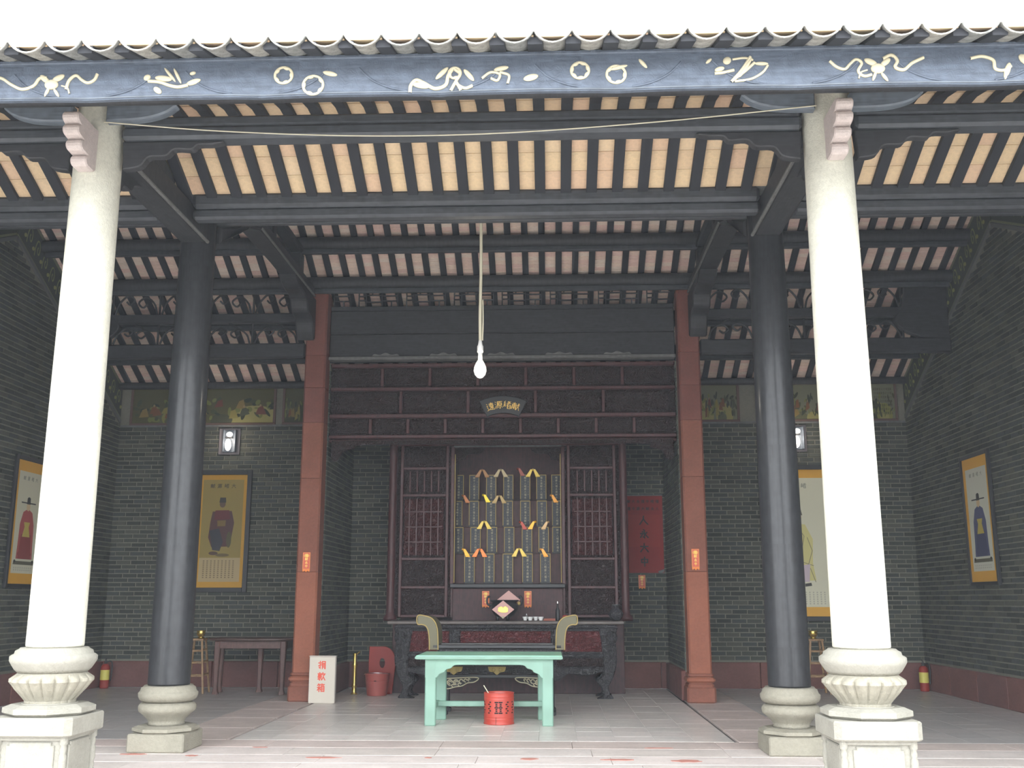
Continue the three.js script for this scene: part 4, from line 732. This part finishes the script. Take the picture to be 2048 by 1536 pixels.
{
  const place = [[0.39, -17.82, 'white tea cup beside the burner, leftmost of the small cups'], [0.475, -17.74, 'white tea cup in front of the gap between the others'], [0.57, -17.84, 'white tea cup standing third from the burner'], [0.655, -17.74, 'white tea cup farthest right from the burner']];
  const c0 = thing('tea_cup', place[0][2], 'cup', [place[0][0], TOP, place[0][1]], 0, 'small white cups on the altar table');
  part('cup', lathe(cupShape, 20).scale(1.15, 1.2, 1.15), M.white, c0); part('foot_ring', lathe([[0.02, -0.0], [0.03, 0.0], [0.028, 0.008], [0.02, 0.008]], 16), M.silver, c0);
  for (const [x, z, l] of place.slice(1)) copyOf(c0, 'tea_cup', l, [x, TOP, z]);
  const lid = thing('silver_pot', 'small silver lidded pot behind the leftmost white cup', 'pot', [0.41, TOP, -17.94]);
  part('body', lathe([[0.001, 0], [0.04, 0], [0.055, 0.03], [0.05, 0.07], [0.03, 0.085], [0.001, 0.095]], 20), M.silver, lid); part('knob', sph(0.014, 0, 0.105, 0), M.silver, lid);
  const b = thing('bottle', 'slim dark glass bottle with a silver cap on the right of the altar table', 'bottle', [0.94, TOP, -17.85]);
  part('glass', lathe([[0.001, 0], [0.036, 0], [0.038, 0.01], [0.038, 0.16], [0.03, 0.19], [0.014, 0.22], [0.013, 0.29], [0.001, 0.29]], 20), M.black, b); part('cap', cyl(0.017, 0.017, 0.035, 0, 0.285, 0, 16), M.silver, b);
  const a = thing('red_fruit', 'round red fruit beside the dark bottle on the altar table', 'fruit', [1.07, TOP, -17.8]);
  part('flesh', lathe([[0.001, 0.008], [0.03, 0.0], [0.052, 0.02], [0.058, 0.05], [0.045, 0.085], [0.02, 0.093], [0.001, 0.082]], 24), mat([0.5, 0.07, 0.07], 0.35), a); part('stalk', bar([0, 0.08, 0], [0.01, 0.115, 0.004], 0.005, 0.005), M.tableWood, a);
  const v = thing('vase', 'dark squat vase at the right end of the altar table', 'vase', [1.93, TOP, -17.93]);
  part('body', lathe([[0.001, 0], [0.07, 0], [0.075, 0.02], [0.12, 0.08], [0.125, 0.13], [0.08, 0.18], [0.045, 0.21], [0.05, 0.25], [0.065, 0.265], [0.04, 0.262], [0.001, 0.22]], 28), M.altarWood, v); part('rim', clean(new THREE.TorusGeometry(0.056, 0.01, 8, 24).rotateX(PI / 2)).translate(0, 0.262, 0), M.ledge, v);
  const s = thing('red_box', 'low reddish box of incense sticks right of the white cups', 'box', [0.8, TOP, -17.75]);
  part('tray', bx(0.2, 0.025, 0.07, 0, 0.0125, 0, 0.004), mat([0.30, 0.10, 0.07], 0.7), s); part('lid', bx(0.19, 0.012, 0.06, 0.005, 0.031, 0, 0.003), mat([0.36, 0.12, 0.08], 0.7), s);
}
// ---------- hanging lamp ----------
{
  const t = thing('hanging_lamp', 'bare frosted bulb hanging on a long pale cord in the middle bay', 'lamp', [-0.05, 0, -12.75]);
  part('cord', [tube([[0.0, 6.52, 0], [0.003, 5.8, 0], [-0.004, 5.2, 0.004], [0, 4.84, 0]], 0.021, 40, 7), tube([[0.03, 5.4, 0], [0.035, 5.1, 0.01], [0.028, 4.86, 0]], 0.009, 16, 6)], M.rope, t);
  part('socket', lathe([[0.001, 4.70], [0.036, 4.70], [0.04, 4.72], [0.04, 4.78], [0.03, 4.8], [0.02, 4.86], [0.001, 4.86]], 20), M.white, t);
  const bulb = new THREE.MeshStandardMaterial({ color: 0xf5f5ee, roughness: 0.35, emissive: new THREE.Color(1, 0.97, 0.86), emissiveIntensity: 0.4 });
  part('neck', lathe([[0.001, 4.58], [0.03, 4.58], [0.028, 4.64], [0.03, 4.702], [0.001, 4.702]], 18), M.white, t);
  part('bulb', lathe([[0.001, 4.36], [0.035, 4.372], [0.068, 4.41], [0.082, 4.46], [0.076, 4.51], [0.055, 4.56], [0.034, 4.595], [0.001, 4.6]], 28), bulb, t);
  const l = new THREE.PointLight(0xfff4dc, 1.2, 0, 2); l.position.set(0, 4.47, 0); l.castShadow = true; l.shadow.radius = 5; t.add(l);
}
// ---------- wall floodlights ----------
for (const [x, side] of [[-5.47, 'left'], [5.56, 'right']]) {
  const t = thing('wall_light', `small wall floodlight glowing above the framed scroll in the ${side} side bay`, 'lamp', [x, 4.65, -19.77]);
  part('mount_plate', bx(0.42, 0.52, 0.03, 0, 0, 0.0, 0.006), mat([0.16, 0.14, 0.15], 0.6), t);
  part('housing', [bx(0.24, 0.44, 0.03, 0.02, 0, 0.03, 0.006), bx(0.03, 0.44, 0.09, -0.09, 0, 0.06, 0.006), bx(0.03, 0.44, 0.09, 0.13, 0, 0.06, 0.006)], M.greyBlue, t);
  part('tube', [sph(0.06, 0.02, 0.13, 0.09, 1.05, 0.85, 0.6), sph(0.06, 0.0, -0.08, 0.09, 1.1, 2.0, 0.6)], new THREE.MeshStandardMaterial({ color: 0xffffff, emissive: new THREE.Color(1, 0.97, 0.92), emissiveIntensity: 0.6, roughness: 0.4 }), t, 'white glowing tube');
  part('clip', bx(0.14, 0.02, 0.05, 0.01, 0.065, 0.08, 0.003), M.black, t);
  const l = new THREE.PointLight(0xfff2e2, 0.3, 0, 2); l.position.set(0.02, 0, 0.26); l.castShadow = true; l.shadow.radius = 4; t.add(l);
}
// ---------- framed portraits ----------
function portrait(kind) {
  return canvasTex(420, 1000, (c, w, h) => {
    const orange = kind === 'olive' ? '#b98a22' : '#cf9c36', paper = { red: '#c3c0a8', blue: '#bfbfae', olive: '#8a7838', line: '#c9c6ad' }[kind];
    c.fillStyle = orange; c.fillRect(0, 0, w, h);
    const side = kind === 'line' ? 0 : kind === 'olive' ? 30 : 42, top = kind === 'olive' ? 44 : kind === 'line' ? 58 : 88, bot = kind === 'line' ? 62 : kind === 'olive' ? 50 : 84;
    c.fillStyle = paper; c.fillRect(side, top, w - 2 * side, h - top - bot);
    const tt = kind === 'olive' ? 40 : 36, names = kind === 'line' ? ['fu', 'xian', 'xu'] : ['xian', 'yuan2', 'xu', 'da'];
    names.forEach((n, i) => ink(c, n, w / 2 - (names.length * (tt + 22)) / 2 + i * (tt + 22) + 8, top + 36, tt, kind === 'olive' ? '#4d4423' : '#8d8c7b', 0.12));
    const ell = (x, y, a, b, f, r = 0) => { c.fillStyle = f; c.beginPath(); c.ellipse(x, y, a, b, r, 0, 7); c.fill(); };
    const pg = (f, ...p) => { c.fillStyle = f; c.beginPath(); p.forEach(([x, y], i) => c[i ? 'lineTo' : 'moveTo'](x, y)); c.fill(); };
    const m = w / 2;
    if (kind === 'line') {                                            // standing scholar in a pale yellow robe, drawn in ink
      ell(m, 330, 30, 40, '#c2b48e'); pg('#5d584a', [m - 34, 318], [m - 26, 270], [m + 24, 262], [m + 36, 316]);
      pg('#c5bd7c', [m - 40, 372], [m + 50, 380], [m + 96, 480], [m + 88, 640], [m + 104, 760], [m - 90, 770], [m - 84, 520], [m - 92, 430]);
      c.strokeStyle = '#7a7258'; c.lineWidth = 4; for (const q of [[[m - 10, 380], [m + 40, 460], [m + 20, 560]], [[m + 60, 470], [m + 88, 560], [m + 60, 650]], [[m - 80, 430], [m - 40, 560], [m - 70, 700]], [[m + 30, 640], [m + 90, 660]], [[m + 70, 680], [m + 100, 770]], [[m - 20, 600], [m - 10, 780]]]) { c.beginPath(); q.forEach(([x, y], i) => c[i ? 'lineTo' : 'moveTo'](x, y)); c.stroke(); }
      pg('#3c3a35', [m - 50, 790], [m - 10, 785], [m - 8, 805], [m - 54, 806]); pg('#3c3a35', [m + 30, 782], [m + 70, 776], [m + 74, 796], [m + 30, 802]);
      pg('#b9a9b0', [m + 10, 660], [m + 70, 650], [m + 60, 770], [m + 20, 770]);
    } else if (kind === 'olive') {                                    // seated official in dark red
      ell(m, 262, 26, 32, '#57422f'); pg('#2e2a22', [m - 30, 250], [m - 24, 205], [m + 26, 205], [m + 30, 250]);
      pg('#4b2a26', [m - 84, 330], [m + 84, 325], [m + 110, 430], [m + 92, 560], [m + 70, 640], [m - 80, 645], [m - 112, 560], [m - 100, 430]);
      pg('#5d1f20', [m - 60, 320], [m + 60, 318], [m + 76, 400], [m - 70, 405]); pg('#705826', [m - 40, 410], [m + 36, 408], [m + 34, 460], [m - 36, 462]); pg('#2d2a30', [m - 104, 500], [m - 20, 480], [m + 20, 600], [m - 6, 680], [m - 70, 672]); ell(m + 70, 580, 22, 70, '#4a4420');
      ell(m - 60, 700, 40, 16, '#4a3324'); ell(m + 20, 716, 60, 14, '#60502c');
      c.fillStyle = '#a8946a'; c.fillRect(side, 740, w - 2 * side, h - bot - 740);
    } else {                                                          // seated official with a winged black hat
      const robe = kind === 'red' ? '#a04a46' : '#4a4c6c', dark = kind === 'red' ? '#83332f' : '#3b3d5c';
      pg(robe, [m - 66, 420], [m, 388], [m + 66, 420], [m + 100, 520], [m + 108, 700], [m + 116, 800], [m - 116, 800], [m - 108, 700], [m - 100, 520]);
      pg(dark, [m - 70, 600], [m + 70, 600], [m + 92, 800], [m - 92, 800]);
      ell(m, 372, 27, 36, '#c6ad86'); pg('#2b2b2b', [m - 26, 352], [m - 22, 300], [m + 4, 292], [m + 22, 302], [m + 27, 352]); pg('#2b2b2b', [m - 104, 338], [m + 104, 338], [m + 104, 348], [m - 104, 348]);
      pg('#b3a14c', [m - 44, 500], [m + 44, 500], [m + 30, 540], [m + 56, 620], [m - 56, 620], [m - 30, 540]);
      ell(m - 70, 760, 30, 18, dark); ell(m + 70, 760, 30, 18, dark);
      pg('#55513f', [side + 26, 818], [w - side - 20, 818], [w - side - 20, 846], [side + 20, 846]); ell(side + 40, 820, 15, 12, '#26231d'); ell(w - side - 40, 820, 15, 12, '#26231d');
    }
    if (kind !== 'line') { c.fillStyle = kind === 'olive' ? '#7d6c4c' : '#a3a294'; const y0 = kind === 'olive' ? 762 : 866; for (let i = 0; i < 9; i++) for (let j = 0; j < (kind === 'olive' ? 9 : 2); j++) c.fillRect(side + 34 + i * ((w - 2 * side - 68) / 9), y0 + j * 18, 14, 11); }
    else { c.fillStyle = '#a9a794'; for (let i = 0; i < 8; i++) for (let j = 0; j < 6; j++) c.fillRect(m - 20 + i * 24, 836 + j * 15, 9, 9); }
  });
}
function framed(label, kind, at, turn, w, h, b) {
  const t = thing('framed_portrait', label, 'picture', at, turn);
  part('print', printPanel(w, h, 0.012), new THREE.MeshStandardMaterial({ map: portrait(kind), roughness: 0.6 }), t);
  part('frame', [bx(b, h + 2 * b, 0.05, -w / 2 - b / 2, 0, 0.008, 0.006), bx(b, h + 2 * b, 0.05, w / 2 + b / 2, 0, 0.008, 0.006), bx(w, b, 0.05, 0, h / 2 + b / 2, 0.008, 0.006), bx(w, b, 0.05, 0, -h / 2 - b / 2, 0.008, 0.006)], M.black, t);
}
framed('framed yellow scroll of a red-robed official on the left brick wall', 'red', [-7.655, 2.83, -16.43], PI / 2, 0.93, 1.96, 0.07);
framed('framed yellow scroll of a blue-robed official on the right brick wall', 'blue', [7.655, 2.865, -16.68], -PI / 2, 1.0, 1.97, 0.06);
framed('framed olive scroll of a dark red seated figure on the back wall at left', 'olive', [-5.53, 2.91, -19.76], 0, 0.93, 2.16, 0.09);
framed('tall pale framed scroll of a standing robed scholar on the back wall at right', 'line', [5.5, 2.67, -19.76], 0, 1.2, 2.74, 0.09);
// ---------- red wall poster ----------
{
  const tx = canvasTex(360, 720, (c, w, h) => {
    c.fillStyle = '#86130b'; c.fillRect(0, 0, w, h); c.fillStyle = '#8f1a0c'; c.fillRect(40, 180, 290, 300);
    for (let i = 0; i < 7; i++) { ink(c, ['xian', 'da', 'yong', 'yuan', 'zhong', 'xu', 'fu'][i], 30 + i * 44, 40, 32, '#2c100d', 0.1); ink(c, ['fu', 'zhong', 'yuan2', 'da', 'xian', 'yong', 'ren'][i], 30 + i * 44, 108, 32, '#2c100d', 0.1); }
    ['ren', 'yong', 'da', 'zhong'].forEach((n, i) => ink(c, n, 140, 190 + i * 128, 84, '#1d0f0d', 0.13));
  });
  const t = thing('red_poster', 'big red paper poster with black brushed characters right of the shrine', 'poster', [2.6, 2.83, -19.78]);
  part('sheet', printPanel(0.74, 1.46, 0.006), new THREE.MeshStandardMaterial({ map: tx, roughness: 0.7 }), t);
  part('paper_strip', bx(0.74, 0.025, 0.01, 0, 0.735, 0.002, 0.002), M.ledge, t);
  part('curled_corner', extr([[0.25, -0.7], [0.37, -0.66], [0.36, -0.72], [0.28, -0.745]], 0.012, { bevel: 0.003 }), M.ledge, t);
}
// ---------- painted frieze panels on the back wall ----------
function mural(v) {
  return canvasTex(768, 208, (c, w, h) => {
    let q = 99 + v * 77; const R = () => { q = (Math.imul(q, 1664525) + 1013904223) >>> 0; return q / 4294967296; };
    c.fillStyle = v > 1 ? '#6b6b54' : '#4c4b2c'; c.fillRect(0, 0, w, h);
    for (let i = 0; i < 7; i++) { const x = R() * w, r = 60 + R() * 90; c.fillStyle = ['#7d7b42', '#3e4029', '#54563a', '#8c8650'][Math.floor(R() * 4)]; c.beginPath(); c.ellipse(x, h * (0.75 + R() * 0.3), r, r * 0.6, 0, 0, 7); c.fill(); }
    for (let i = 0; i < 60; i++) { c.fillStyle = ['#2d3222', '#41462b', '#6a6c3a'][Math.floor(R() * 3)]; c.beginPath(); c.ellipse(R() * w, h * (0.3 + R() * 0.6), 8 + R() * 24, 5 + R() * 10, R() * 3, 0, 7); c.fill(); }
    if (v !== 4) for (let i = 0; i < 16; i++) { const x = w * (0.08 + 0.86 * R()), y = h * (0.35 + 0.35 * R()); c.fillStyle = ['#6e4a2c', '#63382a', '#7d6a3c', '#454a36', '#82793f'][i % 5]; c.beginPath(); c.moveTo(x - 16 - R() * 14, y + 40 + R() * 20); c.lineTo(x - 12, y + R() * 10); c.lineTo(x + 12, y - R() * 10); c.lineTo(x + 18 + R() * 20, y + 34 + R() * 20); c.fill(); if (i % 3 === 0) { c.fillStyle = '#8b7850'; c.beginPath(); c.ellipse(x, y - 7, 6, 8, 0, 0, 7); c.fill(); } }
    else for (let i = 0; i < 10; i++) for (let j = 0; j < 7; j++) ink(c, ['xu', 'da', 'yuan', 'fu', 'zhong', 'yong', 'xian'][(i * 3 + j) % 7], 470 + i * 27, 22 + j * 24, 18, '#44452f', 0.1);
  });
}
[[-7.5, -4.58, 0, 'painted landscape frieze with orange figures under the roof at left'], [-4.45, -3.35, 1, 'narrow painted frieze panel beside the left sandstone pillar'], [3.4, 4.52, 2, 'painted frieze panel beside the right sandstone pillar'], [4.86, 6.3, 3, 'pale painted frieze panel behind the right dark column'], [6.45, 7.55, 4, 'yellowish frieze panel with writing at the right corner']].forEach(([a, b, v, label]) => {
  const w = b - a, t = thing('painted_panel', label, 'mural', [(a + b) / 2, 5.365, -19.775]);
  part('painting', printPanel(w - 0.1, 0.68, 0.02), new THREE.MeshStandardMaterial({ map: mural(v), roughness: 0.85 }), t);
  const m = mat([0.11, 0.065, 0.05], 0.7);
  part('border', [bx(w, 0.05, 0.04, 0, 0.365, 0, 0.006), bx(w, 0.05, 0.04, 0, -0.365, 0, 0.006), bx(0.05, 0.68, 0.04, -w / 2 + 0.025, 0, 0, 0.006), bx(0.05, 0.68, 0.04, w / 2 - 0.025, 0, 0, 0.006)], m, t);
});
{ const w = setting('trim_1'); part('moulding', [bx(4.35, 0.04, 0.06, -5.5, 4.965, -19.78, 0.01), bx(4.35, 0.04, 0.06, 5.5, 4.965, -19.78, 0.01)], M.ledge, w); }
// ---------- things on the floor ----------
{
  const tx = canvasTex(320, 540, (c, w, h) => { c.fillStyle = '#c4bcae'; c.fillRect(0, 0, w, h); ['juan', 'kuan', 'xiang'].forEach((n, i) => ink(c, n, 108 - i * 3, 44 + i * 134, 96, '#d2492f', 0.13)); });
  const t = thing('donation_box', 'white donation box with three red characters beside the left sandstone pillar', 'box', [-2.81, 0, -16.9]);
  part('box', bx(0.42, 0.715, 0.09, 0, 0.3575, 0.095, 0.008), M.signWhite, t);
  part('lid', [bx(0.43, 0.014, 0.03, 0, 0.722, 0.13, 0.003), bx(0.43, 0.014, 0.03, 0, 0.722, 0.06, 0.003), bx(0.14, 0.014, 0.04, 0.145, 0.722, 0.095, 0.003), bx(0.14, 0.014, 0.04, -0.145, 0.722, 0.095, 0.003)], M.signWhite, t);
  part('front_sign', printPanel(0.405, 0.70, 0.006).translate(0, 0.357, 0.142), new THREE.MeshStandardMaterial({ map: tx, roughness: 0.5 }), t, 'white face with red lettering');
}
function extinguisher(label, x, z) {
  const t = thing('fire_extinguisher', label, 'extinguisher', [x, 0, z]);
  part('cylinder', lathe([[0.001, 0], [0.07, 0], [0.078, 0.012], [0.08, 0.03], [0.08, 0.36], [0.07, 0.405], [0.045, 0.43], [0.03, 0.44], [0.001, 0.44]], 28), M.redPaint, t);
  part('label', lathe([[0.0805, 0.15], [0.0815, 0.15], [0.0815, 0.33], [0.0805, 0.33]], 28), mat([0.58, 0.52, 0.10], 0.5), t);
  part('valve', [cyl(0.026, 0.03, 0.05, 0, 0.435, 0, 16), bx(0.03, 0.03, 0.06, 0, 0.49, 0.01, 0.005)], M.black, t);
  part('lever', [bar([0, 0.515, -0.02], [0.0, 0.55, 0.13], 0.022, 0.012), bar([0, 0.49, 0.0], [0, 0.49, 0.13], 0.022, 0.012)], M.black, t);
  part('hose', tube([[0.02, 0.47, 0], [0.09, 0.48, 0.01], [0.115, 0.40, 0.02], [0.105, 0.2, 0.02], [0.10, 0.13, 0.02]], 0.013, 24, 7), M.black, t);
  t.rotation.y = x < 0 ? 0.5 : -0.5; return t;
}
extinguisher('red fire extinguisher with a yellow label in the left rear corner', -7.46, -19.45);
extinguisher('red fire extinguisher with a yellow label in the right rear corner', 7.5, -19.35);
{
  const t = thing('side_table', 'plain brown wooden table by the back wall, left of the left sandstone pillar', 'table', [-4.41, 0, -18.5]);
  const s = new THREE.Shape(); s.moveTo(-0.76, 0.32); s.lineTo(-0.76, -0.2); s.quadraticCurveTo(-0.6, -0.42, 0, -0.42); s.quadraticCurveTo(0.6, -0.42, 0.76, -0.2); s.lineTo(0.76, 0.32);
  part('top', extr(s, 0.045, { bevel: 0.012, curve: 14 }).rotateX(-PI / 2).translate(0, 0.905, 0), M.tableWood, t);
  for (const [x, z] of [[-0.58, 0.24], [0.58, 0.24], [-0.66, -0.24], [0.66, -0.24], [0.05, -0.25]]) part('leg', extr(poly([[-0.045, 0.9], [-0.05, 0.72], [-0.038, 0.4], [-0.035, 0.1], [-0.05, 0], [0.05, 0], [0.035, 0.1], [0.038, 0.4], [0.05, 0.72], [0.045, 0.9]], 30), 0.08, { bevel: 0.012 }).translate(x, 0, z - 0.04), M.tableLeg, t);
  part('apron', [bx(1.1, 0.13, 0.03, 0, 0.835, 0.25, 0.006), bx(0.03, 0.13, 0.44, -0.62, 0.835, 0, 0.006), bx(0.03, 0.13, 0.44, 0.62, 0.835, 0, 0.006)], M.tableLeg, t);
}
function stand(label, x, z) {
  const t = thing('plant_stand', label, 'stand', [x, 0, z]);
  part('seat', bx(0.26, 0.035, 0.26, 0, 0.915, 0, 0.01), M.standWood, t);
  for (const [i, j] of [[-1, 1], [1, 1], [-1, -1], [1, -1]]) part('leg', bar([i * 0.1, 0.9, j * 0.1], [i * 0.19, 0.002, j * 0.17], 0.034, 0.034, 0.006), M.standWood, t);
  for (const [y, k] of [[0.30, 0.16], [0.52, 0.138], [0.72, 0.118]]) part('rung', [bx(2 * k, 0.025, 0.02, 0, y, k * 0.92, 0.004), bx(2 * k, 0.025, 0.02, 0, y, -k * 0.92, 0.004), bx(0.02, 0.025, 1.84 * k, k, y + 0.03, 0, 0.004), bx(0.02, 0.025, 1.84 * k, -k, y + 0.03, 0, 0.004)], M.standWood, t);
}
stand('tall splayed wooden stand at left, beside the brown table', -5.42, -18.5);
stand('tall splayed wooden stand at right, behind the dark column', 5.45, -18.75);
function bowl(label, x, z) {
  const t = thing('brass_bowl', label, 'bowl', [x, 0.9335, z]);
  part('bowl', lathe([[0.001, 0], [0.055, 0], [0.05, 0.015], [0.035, 0.025], [0.06, 0.05], [0.078, 0.085], [0.07, 0.115], [0.075, 0.13], [0.065, 0.13], [0.06, 0.11], [0.001, 0.06]], 24), M.brass, t);
  part('rim', clean(new THREE.TorusGeometry(0.072, 0.008, 6, 24).rotateX(PI / 2)).translate(0, 0.13, 0), M.brass, t);
}
bowl('small brass bowl on the left wooden stand', -5.38, -18.5); bowl('small brass bowl on the right wooden stand', 5.43, -18.75);
{
  const t = thing('brass_tube', 'upright thin brass tube standing left of the red bucket', 'tube', [-2.6, 0, -18.4]);
  part('tube', lathe([[0.001, 0], [0.062, 0], [0.058, 0.02], [0.04, 0.04], [0.038, 0.12], [0.046, 0.13], [0.046, 0.17], [0.038, 0.18], [0.038, 0.46], [0.046, 0.47], [0.046, 0.51], [0.036, 0.52], [0.036, 0.68], [0.04, 0.69], [0.001, 0.69]], 24), M.brass, t);
  part('spout', tube([[0.02, 0.66, 0], [0.06, 0.70, 0.01], [0.085, 0.715, 0.012]], 0.012, 10, 6), M.brass, t);
  const b = thing('red_bucket', 'faded red plastic bucket on the floor left of the altar table', 'bucket', [-2.17, 0, -18.2]);
  part('bucket', lathe([[0.001, 0.0], [0.165, 0.0], [0.17, 0.01], [0.205, 0.34], [0.218, 0.345], [0.218, 0.365], [0.2, 0.365], [0.16, 0.03], [0.001, 0.02]], 36), M.redPlastic, b);
  part('band', lathe([[0.19, 0.235], [0.198, 0.24], [0.199, 0.25], [0.19, 0.255]], 36), M.redPlastic, b);
  part('handle', tube(Array.from({ length: 13 }, (_, i) => { const a = (i / 12) * PI; return [Math.cos(a) * 0.222, 0.345 + Math.sin(a) * 0.04, Math.sin(a) * 0.2]; }), 0.005, 24, 5), M.silver, b);
  part('slot', bx(0.04, 0.012, 0.01, 0, 0.25, 0.205, 0.002), M.hole, b);
  const r = thing('red_board', 'upright rounded red board with a dark oval hole behind the red bucket', 'board', [-2.15, 0, -18.5]);
  const s = new THREE.Shape(); s.moveTo(-0.19, 0); s.lineTo(-0.22, 0.5); s.lineTo(-0.21, 0.80); s.lineTo(0.06, 0.80); s.bezierCurveTo(0.22, 0.78, 0.27, 0.6, 0.25, 0.45); s.lineTo(0.2, 0); s.closePath();
  const hole = new THREE.Path(); hole.absellipse(0.02, 0.52, 0.055, 0.09, 0, 2 * PI, true);
  s.holes.push(hole); part('panel', extr(s, 0.04, { bevel: 0.006, curve: 16 }), M.redPaint, r);
  part('foot', bx(0.34, 0.04, 0.08, 0, 0.02, 0.02, 0.006), M.redPaint, r);
}

renderer.render(scene, camera);
